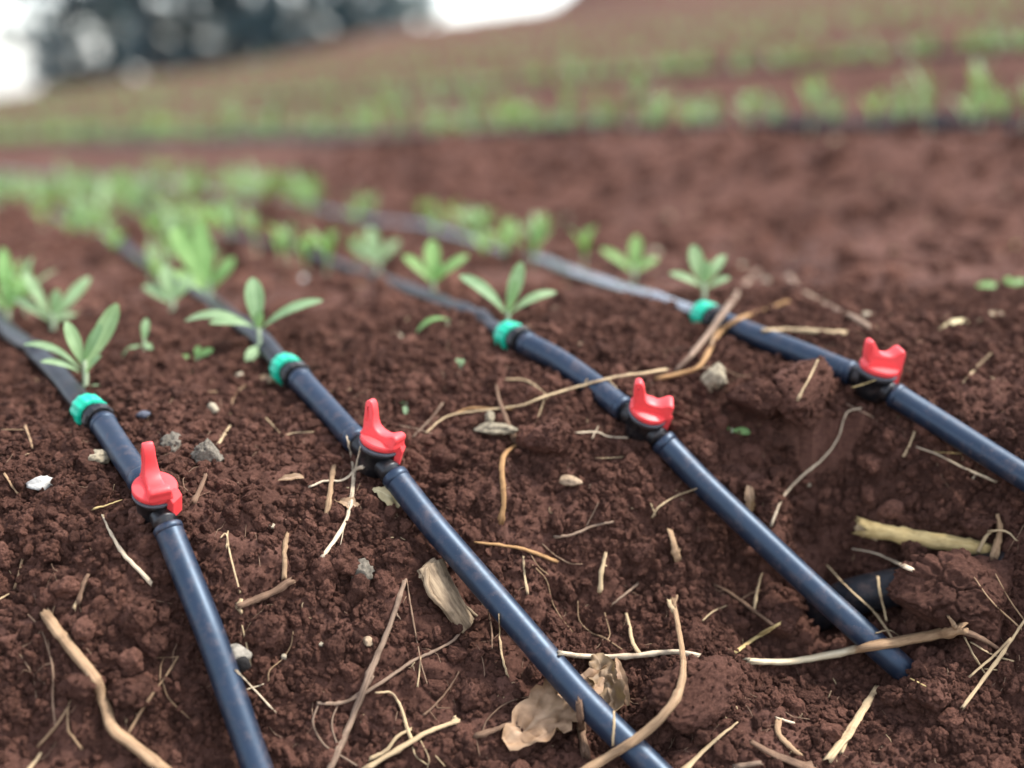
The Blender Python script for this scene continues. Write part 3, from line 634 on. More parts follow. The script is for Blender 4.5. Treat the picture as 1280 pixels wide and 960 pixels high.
stick('bark', 'curved dark bark piece with a cream end between first and second pipes', 'bark', [(298, 757), (318, 750), (342, 740), (362, 727)], 5.5, 7.5, 'brown', [([(300, 752), (297, 758), (301, 765)], 3.5, 3, 'straw')], 12, .2)
stick('root', 'thin rootlet standing above the white snail shell pebble', 'root', [(303, 782), (308, 805), (313, 832)], 1.2, 1.6, 'straw')
stick('root', 'fine curling root right of the leftmost pipe with a hooked end', 'root', [(366, 790), (363, 808), (352, 825), (337, 838), (335, 851)], 1.4, 1.8, 'tan')
stick('straw', 'short white straw poking out from under the leftmost pipe', 'straw', [(296, 838), (318, 862), (344, 890)], 2.8, 2.2, 'white', [([(308, 862), (329, 855)], 1.6, 1.4)])
stick('straw', 'long pale split straw leaning against the second valve', 'straw', [(433, 546), (441, 580), (441, 620), (430, 655), (402, 697)], 1.6, 3.4, 'white', [([(443, 552, 5), (441, 585, 4), (438, 620), (425, 682)], 2, 1.6), ([(452, 552, 4), (444, 590, 4), (441, 622)], 1.6, 1.8), ([(388, 608), (406, 601), (428, 600), (446, 586), (454, 584)], 2.8, 3, 'white')], 8, .08)
stick('stick', 'short tan stub standing left of the pale split straw', 'stick', [(418, 583), (413, 610), (408, 643)], 3.6, 4.8, 'tan')
stick('twig', 'long straight grey twig with a thorn leaning at the bottom, crossed by another', 'twig', [(505, 727), (494, 762), (479, 803), (464, 838), (455, 862), (437, 905), (410, 966)], 4, 6.6, 'greybark', [([(496, 768), (500, 774)], 3, 1)], 10, .14)
stick('twig', 'grey brown twig with a kinked tip crossing the long thorny twig', 'twig', [(576, 786), (567, 800), (540, 815), (513, 828), (470, 858), (430, 878), (398, 879)], 2.4, 3.6, 'greybark', [([(398, 880), (391, 905), (405, 931), (425, 944), (446, 957)], 1.8, 1.6), ([(423, 877), (415, 905), (425, 941)], 1.6, 1.3), ([(466, 845), (455, 862), (440, 872)], 3, 3), ([(514, 826), (518, 838)], 1.2, .8)])
stick('root', 'hair thin root hanging between the wood chunk and thorny twig', 'root', [(509, 726), (514, 760), (521, 800), (527, 832), (538, 866)], 1.3, 1.0, 'rootlet', [([(526, 822), (522, 858)], 1, 1.5, 'straw')])
stick('root', 'forked yellowish tan root near the bottom centre', 'root', [(572, 902), (555, 907), (530, 917), (505, 933), (456, 962)], 4.6, 5, 'straw', [([(470, 866), (489, 866), (501, 882), (508, 905), (514, 924)], 2, 4.4), ([(512, 912), (496, 921), (483, 938), (464, 948)], 3, 4), ([(515, 928), (520, 945), (534, 956)], 1.4, 1), ([(526, 926), (536, 948), (534, 962)], 1.1, .8), ([(545, 945), (556, 958)], 1.2, .8), ([(568, 902), (570, 897)], 5, 4)], 11, .16)
stick('root', 'thin red brown forked root right of the yellowish root fork', 'root', [(573, 840), (560, 862), (541, 884), (529, 894)], 1.4, 2.4, 'brown', [([(548, 876), (546, 884), (562, 885)], 1.2, .8), ([(538, 890), (546, 900)], 1.2, .8)])
stick('straw', 'flat pale straw strip hanging in the dark hollow left of the second pipe', 'straw', [(623, 768), (625, 798), (629, 822), (634, 843)], 2, 4.2, 'straw', (), 8, .08, .4)
stick('root', 'thin root beside the flat straw strip in the dark hollow', 'root', [(610, 762), (614, 785), (615, 810)], 1.4, 1.4, 'rootlet')
stick('twig', 'thick brown twig lying along the upper edge of the big dry leaf', 'twig', [(596, 919), (625, 910), (655, 896), (680, 876)], 5.5, 4.5, 'brown', [([(603, 914), (610, 899), (628, 882), (650, 873), (676, 869)], 1.6, 1.2), ([(660, 890), (666, 872)], 2, 1.5), ([(594, 920), (600, 945)], 1.5, 1.0)], 10, .16)
stick('stick', 'short brown stump standing under the second pipe near the bottom', 'stick', [(723, 880), (727, 910), (731, 942)], 8, 9.5, 'brown', (), 12, .18)
stick('stick', 'white peeled stick lying right of the second pipe near the bottom', 'stick', [(700, 816, 6), (740, 821, 6), (790, 820, 6), (840, 815, 6), (872, 820, 4)], 5.5, 6.5, 'white', [([(800, 818, 5), (790, 800, 5), (783, 768, 4)], 4, 2.4, 'straw')], 11, .08)
stick('root', 'half barked cream root crossing over the buried pipe end', 'root', [(936, 826, 6), (985, 827, 10), (1040, 818, 10), (1080, 809, 12), (1130, 801, 12), (1175, 792, 12), (1202, 786, 12)], 6.5, 10, 'half', [([(1196, 786), (1190, 778), (1186, 771)], 6, 2.5, 'tan'), ([(1198, 787), (1225, 797), (1258, 817)], 8, 3, 'brown')], 14, .13)
stick('stick', 'bent brown stick standing over the second pipe at the bottom', 'stick', [(841, 750, 8), (846, 775, 16), (853, 815, 30), (853, 850, 38), (838, 885, 42), (800, 921, 34), (762, 945, 24), (728, 966, 14)], 4, 8, 'tan', [([(841, 762, 12), (836, 752, 10)], 5, 3.4, 'straw'), ([(842, 758, 12), (846, 745, 10)], 3, 2)], 13, .13)
stick('straw', 'thin straw standing against the second pipe just above the bent stick', 'straw', [(768, 890, 20), (767, 912, 22), (766, 932, 20)], 1.8, 2, 'straw')
stick('root', 'cream stub hanging from the soil lip in the centre', 'root', [(756, 693), (752, 715), (749, 740)], 3.2, 4, 'straw', [([(754, 706), (758, 708)], 2.4, 1.6)])
stick('bark', 'short tan bark chip wedged in the soil lip right of centre', 'bark', [(838, 665), (842, 680), (847, 697)], 5, 7.5, 'tan', (), 9, .25, .5)
stick('root', 'tan crooked root hanging below the grey wood chips', 'root', [(646, 556), (632, 566), (627, 583), (629, 606), (630, 630), (627, 652)], 4, 4.2, 'orange', (), 10, .14)
stick('stick', 'dark upright stub rising beside the grey wood chips', 'stick', [(621, 482, 4), (626, 505, 4), (634, 528), (643, 552)], 2, 5, 'brown', [([(627, 508, 4), (640, 540)], 2, 3, 'greybark')], 9, .16)
stick('stem', 'long thin tan stem lying across the third drip line', 'stem', [(533, 541), (560, 520), (605, 513), (650, 507, 6), (680, 496, 10), (730, 481, 20), (770, 471, 30), (800, 467, 30), (832, 462, 14)], 1.8, 3.2, 'straw', [([(570, 517), (590, 510), (640, 512)], 2.4, 1.6, 'orange'), ([(632, 474), (655, 475), (672, 484), (684, 497)], 1.8, 2), ([(682, 495, 8), (676, 512), (668, 532)], 1.4, 1), ([(730, 481, 20), (734, 474, 20)], 2, 1), ([(760, 474, 26), (772, 486, 14)], 1.2, .8)])
stick('twig', 'orange brown forked twig with its tip raised beside the third valve', 'twig', [(822, 473, 14), (850, 467, 14), (872, 459, 14), (885, 440, 14), (900, 415, 16), (925, 398, 18), (955, 388, 20), (984, 377, 20)], 4.8, 3.8, 'orange', [([(888, 432, 15), (895, 415, 16), (899, 407, 16)], 3, 1.6, 'tan'), ([(872, 460, 12), (900, 460, 6), (925, 470), (945, 468)], 1.6, 1, 'rootlet')], 11, .13)
stick('twig', 'thick grey twig leaning out of focus beside the fourth green nut', 'twig', [(846, 462, 10), (866, 442, 12), (888, 415, 18), (905, 390, 24), (925, 362, 30), (946, 340, 40)], 4.4, 6.5, 'greybark', [([(892, 406, 18), (897, 396, 20)], 4, 3)], 10, .15)
stick('twig', 'brown twig lying on the soil right of the second pipe', 'twig', [(594, 678), (630, 682), (660, 688), (694, 701)], 2.6, 4.6, 'orange', (), 9, .12)
stick('twig', 'small split grey twig on the soil lip in the centre', 'twig', [(694, 671), (716, 668), (740, 658), (766, 652)], 3.4, 2.6, 'greybark', [([(700, 671), (722, 666)], 2, 1.4), ([(732, 660), (748, 628)], 1, .7)])
stick('root', 'long hair root trailing down the dark hollow right of the second pipe', 'root', [(662, 703), (682, 724), (690, 752), (700, 770), (716, 790)], 1.3, 1.1, 'tan', [([(664, 695), (675, 710), (685, 718)], 1.1, .8)])
stick('straw', 'thin upright straw in the hollow right of the second pipe', 'straw', [(654, 696), (656, 718), (659, 742)], 1.6, 2.2, 'straw')
stick('root', 'thin root curving from under the brown twig to the soil lip', 'root', [(678, 680), (694, 694), (712, 704), (728, 705)], 1.4, 1.2, 'rootlet')
stick('root', 'curved hair root in the trench left of the white peeled stick', 'root', [(722, 752), (724, 775), (738, 790), (755, 797), (778, 812)], 1.6, 1.6, 'tan', [([(756, 766), (762, 790), (760, 800)], 1, .8)])
stick('twig', 'dark grey twig slanting under the soil lip', 'twig', [(797, 729), (782, 742), (764, 757)], 2.4, 2, 'greybark')
stick('twig', 'red brown twig with side roots in the trench left of the third pipe', 'twig', [(893, 731), (910, 740), (930, 754), (966, 781)], 2.6, 4.6, 'brown', [([(926, 750), (938, 742), (950, 738)], 2, 1.2), ([(878, 776), (892, 764), (908, 757)], 1.5, 1.2, 'straw')], 9, .16)
stick('straw', 'pale straw blade rising in the trench beside the red brown twig', 'straw', [(953, 717, 4), (946, 738, 4), (943, 764)], 1.6, 3, 'straw', (), 8, .06, .5)
stick('straw', 'greenish yellow straw pieces lying on the trench floor left of the third pipe', 'straw', [(918, 816), (940, 800), (962, 788), (974, 780)], 4, 2.6, 'yellow', [([(950, 792), (974, 779)], 4, 3.4)], 8, .1, .6)
stick('root', 'long pale root sweeping down from the fourth valve to the third pipe', 'root', [(1076, 510), (1058, 517), (1048, 548), (1028, 574), (1000, 597), (978, 622), (964, 657)], 1.6, 2.6, 'white', [([(1058, 505), (1078, 515), (1092, 522)], 1.4, 1.2, 'greybark')])
stick('root', 'thin pale root with side hairs below the rightmost pipe', 'root', [(1146, 559), (1172, 568), (1205, 585), (1244, 602)], 1.6, 2.4, 'white', [([(1166, 565), (1185, 566), (1202, 567)], 1.1, .8, 'yellow'), ([(1220, 591), (1216, 599)], 1.4, 1)])
stick('straw', 'short pale bent straw below the fourth valve', 'straw', [(1143, 540), (1136, 558), (1130, 570)], 1.6, 1.8, 'straw')
stick('stalk', 'thick yellow cut stalk lying at the right', 'stalk', [(1083, 661, 8), (1120, 668, 8), (1160, 675, 6), (1200, 681, 4), (1234, 687, 2)], 15.5, 13, 'yellow', [([(1081, 661, 8), (1083, 661, 8)], 13.6, 13.6, 'straw')], 20, .06, .9, .03)
stick('stick', 'short brown stub standing at the end of the yellow cut stalk', 'stick', [(1248, 646, 4), (1249, 668, 6), (1244, 694, 4)], 4.5, 8.5, 'tan', [([(1222, 690, 10), (1232, 672, 12), (1238, 664, 12)], 4, 3, 'straw'), ([(1236, 664, 12), (1256, 664, 10), (1272, 676)], 2.6, 1.4, 'straw')], 10, .2)
stick('straw', 'white straw pointing at the top of the cracked clod', 'straw', [(1066, 686), (1095, 692), (1118, 702), (1140, 712, 8)], 1.8, 3.6, 'white')
stick('straw', 'pair of thin straws crossing in front of the black supply pipe', 'straw', [(1034, 707, 6), (1060, 735, 14), (1090, 762, 14), (1104, 780, 12), (1117, 800, 8)], 2, 2.6, 'straw', [([(1097, 722, 14), (1101, 745, 14), (1108, 775, 12)], 2.4, 1.8), ([(1095, 791, 8), (1112, 788, 10), (1128, 798)], 1.8, 1.2)])
stick('root', 'pale branched root at the right edge below the cracked clod', 'root', [(1290, 762, 8), (1270, 790, 10), (1254, 815, 10), (1232, 846, 8), (1204, 884, 4)], 2.2, 3.6, 'straw', [([(1262, 800, 10), (1240, 822, 8), (1212, 846, 4)], 2.8, 2), ([(1218, 722, 6), (1240, 752, 8), (1276, 786, 9)], 1.2, 1.6, 'tan'), ([(1245, 718, 6), (1262, 750, 8), (1280, 775, 8)], 1.1, 1.3, 'tan')])
stick('straw', 'short straws under the fork of the half barked root', 'straw', [(1206, 798, 4), (1218, 820, 4), (1231, 842)], 3, 2.6, 'straw', [([(1214, 803, 4), (1240, 818, 3), (1266, 826)], 2.6, 1.8), ([(1232, 836), (1252, 838)], 2, 1.6)])
stick('straw', 'wide flat straw strip lying at the lower right', 'straw', [(1096, 860), (1080, 886), (1062, 915), (1036, 948)], 6, 8, 'straw', [([(1064, 905), (1052, 940)], 3, 3.4)], 9, .1, .35)
stick('root', 'curved tan root piece left of the wide flat straw strip', 'root', [(973, 903), (974, 918), (986, 932), (1002, 944)], 5.5, 3.6, 'tan', [([(970, 897), (992, 904)], 2, 3, 'white')], 9, .14)
stick('straw', 'pointed tan straw blade at the bottom right of the centre', 'straw', [(921, 903), (900, 920), (878, 940), (852, 966)], 2, 5.5, 'straw', (), 8, .08, .5)
stick('bark', 'dark weathered bark at the bottom edge left of the wide straw strip', 'bark', [(940, 928), (965, 942), (1000, 956), (1030, 972)], 5, 11, 'brown', [([(922, 958), (950, 954)], 6, 5, 'greybark')], 12, .25, .6)
stick('straw', 'tiny yellow straw tip at the buried end of the third pipe', 'straw', [(1138, 848, 6), (1148, 853, 5), (1158, 858, 3)], 2.2, 1, 'yellow')
stick('stick', 'blurred grey stick lying behind the rightmost valve', 'stick', [(985, 345, 10), (998, 362, 10), (1035, 382, 10), (1066, 396, 10), (1088, 410, 8)], 6, 4, 'greybark')
stick('stick', 'blurred pale stick lying flat left of the rightmost valve', 'stick', [(955, 413, 6), (985, 412, 6), (1020, 414, 6), (1055, 416, 6)], 3.6, 4.2, 'straw')
stick('straw', 'thin pale straw leaning on the dark clod beside the rightmost valve', 'straw', [(1022, 450, 24), (1012, 472, 24), (997, 500, 18)], 1.6, 2, 'straw')
stick('straw', 'short yellow straw stuck across the rightmost valve body', 'straw', [(1066, 484, 24), (1080, 480, 26), (1094, 475, 26)], 1.8, 1.8, 'yellow')
stick('straw', 'thin straw on the bare soil right of the rightmost valve', 'straw', [(1238, 442), (1222, 458), (1204, 478)], 1.6, 2, 'straw')
stick('bark', 'brown wood chip standing right of the leftmost red valve', 'bark', [(257, 594), (250, 610), (242, 628)], 3.2, 4.4, 'brown')
stick('straw', 'yellowish dry grass blade left of the leftmost red valve', 'straw', [(118, 636), (134, 631), (152, 625)], 3.4, 1.6, 'yellow', (), 8, .05, .5)
stick('straw', 'red brown straw bit near the left edge above the white stone', 'straw', [(32, 532), (37, 548), (41, 560)], 2, 1.6, 'tan', [([(2, 537), (32, 537)], 1.6, 1.2)])
stick('straw', 'pale bent straw bit left of the white stone', 'straw', [(6, 592), (14, 606), (22, 616)], 2.2, 1.8, 'tan')
stick('straw', 'thin straw on the soil between the second and third valves', 'straw', [(552, 505), (538, 524), (516, 546)], 2.0, 1.6, 'greybark', [([(500, 532), (520, 536), (546, 544)], 1.6, 1.3)])
stick('root', 'pale fork of root on the soil left of the third pipe', 'root', [(720, 541), (745, 540), (762, 546), (784, 547)], 1.8, 1.5, 'white', [([(740, 548), (748, 533)], 1.1, .8)])
stick('straw', 'fine straw lying flat in the open soil between second and third pipes', 'straw', [(745, 573), (768, 572), (792, 569)], 1.5, 1.3, 'straw')
stick('straw', 'pale straw with a split end touching the third pipe', 'straw', [(816, 646), (824, 633), (845, 620), (870, 611)], 2.6, 1.6, 'straw', [([(814, 630), (819, 644)], 1.6, 1.4)])
stick('straw', 'brown straw lying left of the second short pipe', 'straw', [(230, 494), (256, 490), (284, 490)], 2.4, 2, 'tan')
stick('straw', 'thin straw arching under the second green nut', 'straw', [(288, 518), (294, 494), (312, 480), (332, 492)], 1.3, 1.2, 'tan')
stick('straw', 'small pale straw chip standing right of the dark grey lichen clod', 'straw', [(287, 532), (280, 545), (272, 556)], 2, 3, 'straw')
stick('straw', 'fine pale straw on the soil left of the second valve', 'straw', [(355, 545), (368, 541), (392, 540)], 1.8, 1.3, 'straw', [([(330, 520), (350, 541)], 1.2, 1)])

# split wood chunk
P, dm = path([(536, 706, 10), (548, 728, 10), (566, 755, 10), (584, 782, 6)], 12)
pr = np.linspace(21, 15, len(P)); o = P[0].copy()
wc = tube('wood_chunk', P - o, pr * dm / FPX, 'deadwood', None, sides=34, rough=.16, flat=.55, ridge=.2, seed=41); wc.location = o
tag(wc, 'chunk of split grooved wood left of the second pipe', 'wood chunk')
for (c, a, b) in (([(556, 722, 13), (572, 748, 13), (596, 770, 8)], 4, 1.5), ([(533, 712, 13), (537, 740, 12), (556, 762, 10)], 4, 3), ([(544, 702, 12), (532, 712, 13), (528, 722, 10)], 5, 5)):
    Q, d2 = path(c, 4); tube('splinter', Q - o, np.linspace(a, b, len(Q)) * d2 / FPX, 'deadwood', wc, sides=8, rough=.2, seed=44)

# ------------------------------------------------------------------ leaves
def leaf_geo(A, T, width, face, bow=.12, nl=9, nw=3, fold=.18, crumple=0., seed=0, tipw=.62):
    A, T = np.array(A, float), np.array(T, float); ax = T - A; Ln = np.linalg.norm(ax); dr = ax / Ln
    face = np.array(face, float); face = face - dr * np.dot(face, dr); face /= np.linalg.norm(face) + 1e-9; sd_ = np.cross(dr, face)
    v = []; f = []; uv = []; r = np.random.default_rng(seed)
    for i in range(nl + 1):
        t = i / nl; c = A + ax * t + face * (bow * Ln * 4 * t * (1 - t) - bow * .5 * Ln * t * t)
        w = width * .5 * (.13 + .87 * min(1, (t / .62)) ** 1.15 * (2 - min(1, t / .62)) ** .7) * math.sqrt(max(0, 1 - t ** 5)) * .92
        if i == nl: w = width * .10
        if crumple: w *= 1 + r.uniform(-.22, .16)
        for j in range(-nw, nw + 1):
            s = j / nw; p = c + sd_ * (w * s) + face * (fold * w * abs(s) ** 1.3)
            if crumple: q = np.array([[p[0] * 240 + seed, p[1] * 240, p[2] * 240]]); p = p + face * float(vnoise3(q, seed)[0]) * crumple * width + sd_ * float(vnoise3(q + 3, seed)[0]) * crumple * width * .5
            v.append(p); uv.append((j / nw * .5 + .5, t * Ln))
    m = 2 * nw + 1
    for i in range(nl):
        for j in range(m - 1): a = i * m + j; f.append((a, a + 1, a + m + 1, a + m))
    return v, f, uv
def leaf(name, A, T, width, face, m, parent=None, **kw):
    v, f, uv = leaf_geo(A, T, width, face, **kw); return link(name, mesh(name, v, f, uv), m, parent)
CAMV = np.array([0, 0, CAMH])
def plant_px(label, base, leaves, stem_top, m='leaf', rstem=2.2, cat='seedling', group=None, name='seedling', lift=0.):
    d = hit(*base) - lift; b = W(base[0], base[1], d); root = link(name, None); root.location = b; tag(root, label, cat, group)
    def q(px, py, off=0): return W(px, py, d + off * .001) - b
    tp = q(*stem_top); tube('stem', catmull([q(base[0], base[1] + 4), (q(*base) + tp) / 2 + [.001, 0, 0], tp], 5), np.linspace(rstem, rstem * .7, 11) * d / FPX, 'stem', root, sides=7, rough=.05)
    for k, (at_, tip, wpx, off, bow, up) in enumerate(leaves):
        A = q(*at_); T = q(tip[0], tip[1], off); view = (CAMV - b) / np.linalg.norm(CAMV - b)
        leaf('leaf', A, T, wpx * d / FPX, view * (1 - up) + np.array([0, 0, 1]) * up, m, root, bow=bow, seed=k)
    return root
plant_px('sharp leafy seedling standing beside the leftmost green nut', (106, 488), [((104, 462), (147, 380), 27, 6, -.05, .25), ((104, 458), (83, 402), 20, -8, .08, .4), ((101, 462), (30, 426), 15, 4, .16, .6), ((103, 455), (126, 405), 15, -6, .05, .4), ((100, 466), (52, 450), 13, -12, .12, .6), ((107, 470), (125, 444), 10, -10, .1, .5), ((108, 486), (152, 492), 8, -8, .2, .7)], (105, 450), 'leaf', 4.2)
plant_px('sharp seedling with three long leaves at the second green nut', (324, 446), [((322, 410), (316, 347), 28, 4, .04, .1), ((326, 412), (401, 373), 20, 0, .10, .6), ((318, 410), (231, 396), 22, 4, .14, .65), ((322, 412), (325, 388), 14, -8, .05, .3), ((322, 432), (309, 452), 17, -14, .1, .3), ((326, 432), (338, 448), 13, -10, .1, .4), ((316, 408), (262, 402), 14, -10, .1, .5)], (322, 404), 'leaf', 3.6)
plant_px('blurred seedling with three broad leaves at the third green nut', (634, 408), [((632, 392), (576, 342), 21, 4, .12, .55), ((634, 390), (652, 328), 22, 6, -.03, .2), ((638, 392), (694, 363), 17, 0, .12, .55), ((634, 396), (645, 350), 13, -10, .02, .3)], (634, 385), 'leaf', 3.4)
plant_px('flat single leaf sprout left of the third green nut', (556, 408), [((562, 400), (520, 412), 12, -5, .2, .7)], (560, 402), 'leaf_y', 1.6, 'sprout')
plant_px('blurred seedling at the left edge behind the leftmost tape', (66, 418), [((66, 400), (112, 346), 18, 20, .05, .3), ((64, 400), (30, 338), 16, 10, .06, .3), ((66, 396), (72, 362), 16, -4, .05, .3), ((62, 402), (18, 372), 16, 8, .1, .5), ((66, 404), (94, 392), 12, -6, .1, .5)], (65, 390), 'leaf', 3.6)
plant_px('blurred seedling cut by the left edge beside the leftmost tape', (8, 402), [((8, 385), (4, 310), 22, 6, .03, .2), ((8, 388), (38, 340), 18, 8, .08, .4), ((6, 388), (-30, 350), 18, 0, .08, .4), ((8, 390), (22, 362), 16, -6, .08, .4)], (8, 375), 'leaf_y', 3.6)
plant_px('blurred tall seedling leaning over the second drip tape', (262, 385), [((262, 360), (250, 278), 26, 6, -.03, .2), ((262, 362), (216, 284), 30, 0, .04, .2), ((264, 362), (292, 322), 20, -4, .08, .4), ((258, 366), (216, 338), 18, -8, .1, .5)], (262, 352), 'leaf_y', 3.8)
plant_px('blurred low seedling between the second tape and the tall seedling', (215, 392), [((215, 378), (206, 330), 22, 4, .03, .2), ((215, 378), (240, 345), 18, 6, .08, .4), ((214, 380), (180, 356), 18, 4, .1, .5)], (215, 372), 'leaf', 3.4)
plant_px('blurred upright seedling standing on the third drip tape', (541, 372), [((541, 352), (540, 300), 24, 6, .02, .2), ((542, 354), (584, 318), 16, 4, .08, .5), ((540, 354), (505, 318), 16, 8, .1, .5), ((541, 356), (552, 330), 15, -6, .05, .3)], (541, 345), 'leaf_y', 3.2)
plant_px('blurred seedling left of the upright one on the third tape', (472, 346), [((472, 330), (462, 284), 22, 4, .03, .2), ((472, 330), (498, 300), 16, 6, .08, .5), ((471, 331), (440, 304), 16, 4, .1, .5)], (472, 322), 'leaf', 3)
plant_px('blurred seedling behind the fourth tape left of the fourth green nut', (792, 356), [((792, 340), (796, 294), 20, 4, .02, .2), ((792, 342), (752, 310), 15, 6, .1, .5), ((793, 342), (822, 322), 15, 4, .1, .5)], (792, 332), 'leaf_y', 3)
plant_px('blurred grey green seedling just behind the fourth green nut', (880, 380), [((878, 356), (866, 306), 22, 4, .03, .2), ((880, 358), (906, 318), 17, 6, .08, .5), ((880, 358), (884, 326), 14, -4, .05, .3), ((878, 360), (838, 340), 14, 2, .1, .5), ((882, 362), (912, 346), 12, 2, .1, .5)], (879, 348), 'leaf', 3.2)
plant_px('blurred low green weed at the right edge', (1256, 366), [((1256, 362), (1222, 356), 14, 0, .1, .6), ((1256, 362), (1284, 350), 14, 6, .1, .6), ((1256, 362), (1262, 346), 12, 0, .1, .5)], (1256, 360), 'leaf_y', 2)
plant_px('pale two leaved sprout right of the leftmost seedling', (246, 452), [((246, 450), (221, 448), 13, -4, .12, .7), ((246, 449), (266, 436), 13, 2, .1, .5), ((246, 449), (248, 432), 10, 2, .1, .4)], (246, 446), 'leaf_y', 1.8, 'sprout')
plant_px('wilted grey sprout left of the pale two leaved sprout', (178, 452), [((180, 428), (183, 398), 12, 4, .1, .3), ((178, 432), (152, 446), 9, -4, .2, .6), ((179, 450), (179, 460), 12, -6, .1, .4), ((178, 428), (190, 436), 9, -2, .1, .5)], (180, 424), 'leaf', 2.2, 'sprout')
plant_px('tiny bluish green sprout between the second and third pipes', (507, 505), [((507, 504), (493, 502), 6, 0, .1, .6), ((507, 504), (507, 518), 8, -5, .1, .4), ((507, 503), (521, 497), 6, 4, .1, .6)], (507, 502), 'leaf', 1.2, 'sprout')
plant_px('pair of pale round seed leaves right of the third pipe', (914, 540), [((913, 537), (893, 528), 13, 2, .06, .5), ((915, 538), (938, 541), 13, -4, .06, .5)], (914, 535), 'leaf_y', 1.4, 'sprout')
plant_px('blurred speck of a green sprout below the third tape', (575, 460), [((575, 458), (572, 448), 9, 0, .1, .3), ((575, 458), (579, 449), 8, 0, .1, .3)], (575, 456), 'leaf', 1.2, 'sprout')

def dry_leaf(label, A, T, wpx, m, lift=5, crumple=.5, up=.5, seed=1, bow=.1, name='dry_leaf', nl=14, nw=6):
    a = at(A[0], A[1], lift * .001); t = at(T[0], T[1], lift * .001); d = hit(*A); o = a.copy(); view = (CAMV - a) / np.linalg.norm(CAMV - a)
    ob = leaf(name, a - o, t - o, wpx * d / FPX, view * (1 - up) + np.array([0, 0, 1]) * up, m, None, bow=bow, nl=nl, nw=nw, crumple=crumple, seed=seed, fold=.3); ob.location = o
    return tag(ob, label, 'dry leaf')
dl = dry_leaf('large crumpled brown leaf under the second pipe near the bottom', (768, 836), (632, 930), 66, 'dead', 8, .30, .3, 4, .06, nl=26, nw=10)
dry_leaf('grey wrinkled dead leaf right of the second pipe near the bottom', (745, 815), (768, 888), 46, 'dead', 10, .38, .2, 9, .15, nl=20, nw=8)
dry_leaf('narrow curled brown leaf beside the grey wrinkled dead leaf', (770, 822), (784, 880), 16, 'dead', 10, .3, .2, 3, .2)
dry_leaf('yellow green dead leaf under the second valve', (466, 610), (500, 632), 26, 'deadpale', 6, .3, .5, 2)
dry_leaf('tan dead leaf below the second green nut', (352, 478), (318, 476), 20, 'dead', 5, .3, .5, 5)
dry_leaf('narrow grey dead leaf standing at the third pipe', (936, 600), (938, 640), 15, 'dead', 8, .3, .2, 6)
dry_leaf('pale leaf scrap left of the pale split straw', (348, 600), (380, 596), 12, 'dead', 3, .4, .5, 8)
dry_leaf('pale leaf scrap under the tan stub at the second valve', (418, 624), (452, 638), 18, 'dead', 3, .4, .5, 12)
dry_leaf('white papery flake on the soil right of the rightmost valve', (1174, 412), (1216, 402), 12, 'deadpale', 5, .3, .6, 14)
dry_leaf('tan papery flake at the right behind the white flake', (1222, 402), (1258, 392), 11, 'dead', 5, .3, .6, 15)

# ------------------------------------------------------------------ stones
stone('pebble', 'white quartz like stone at the left below the leftmost nut', 'pebble', 52, 605, 19, 'st_white', (1, .8, .6), 3, .3, 3, fine=.12)
stone('pebble', 'flat grey tan stone touching the leftmost short pipe', 'pebble', 121, 571, 21, 'st_lichen', (1, .8, .5), 5)
stone('grey_clod', 'dark grey mossy clod in the open soil right of the leftmost valve', 'clod', 262, 571, 19, 'st_grey', (1, .9, .9), 7, .35, 5, fine=.16)
stone('grey_clod', 'small greyish clod right of the leftmost short pipe', 'clod', 216, 556, 15, 'st_grey', (1, .9, .9), 8, .35, 4, fine=.16)
stone('pebble', 'cream angular pebble below the pale two leaved sprout', 'pebble', 266, 511, 9, 'st_cream', (1, .8, .9), 9, .35, 2)
stone('pebble', 'dark slate chip right of the leftmost green nut', 'pebble', 181, 518, 9, 'st_slate', (1.2, .8, .6), 10, .35, 2)
stone('pebble', 'rough pale grey stone below the orange brown twig', 'pebble', 893, 472, 17, 'st_lichen', (1, .9, 1.05), 11, .38, 4, fine=.14, lift=.004)
stone('wood_chip', 'grey green wood chip under the long tan stem', 'wood chip', 622, 536, 26, 'st_lichen', (1.1, .5, .32), 12, .3, 4, fine=.14)
stone('wood_chip', 'small upright grey chip above the grey green wood chip', 'wood chip', 612, 522, 12, 'st_lichen', (.8, .5, .8), 13, .3, 3)
stone('pebble', 'flat tan pebble in the open soil between second and third pipes', 'pebble', 713, 601, 15, 'st_tan', (1.1, .8, .4), 14, .2, 3)
stone('pebble', 'blue grey crumb of rock left of the thorny twig', 'pebble', 450, 716, 15, 'st_grey', (1, .9, .9), 15, .3, 4, fine=.16)
sh = stone('snail_shell', 'white hollow snail shell behind the leftmost pipe', 'shell', 297, 818, 17, 'st_shell', (1, .8, .85), 16, .12, 4, fine=.02, lift=.003)
hm = link('opening_shade', rock_mesh('opening_shade', .0055, (.9, .5, 1), 2, 3, .1), 'st_hole_shade', sh); sh.rotation_euler = (0, 0, 0); hm.location = (.0045, -.0070, -.0035)  # near-black lump painted as the shade inside the shell mouth
stone('pebble', 'tiny cream pebble in the open soil right of the slate chip', 'pebble', 300, 470, 6, 'st_cream', (1, 1, .8), 17, .3, 2)
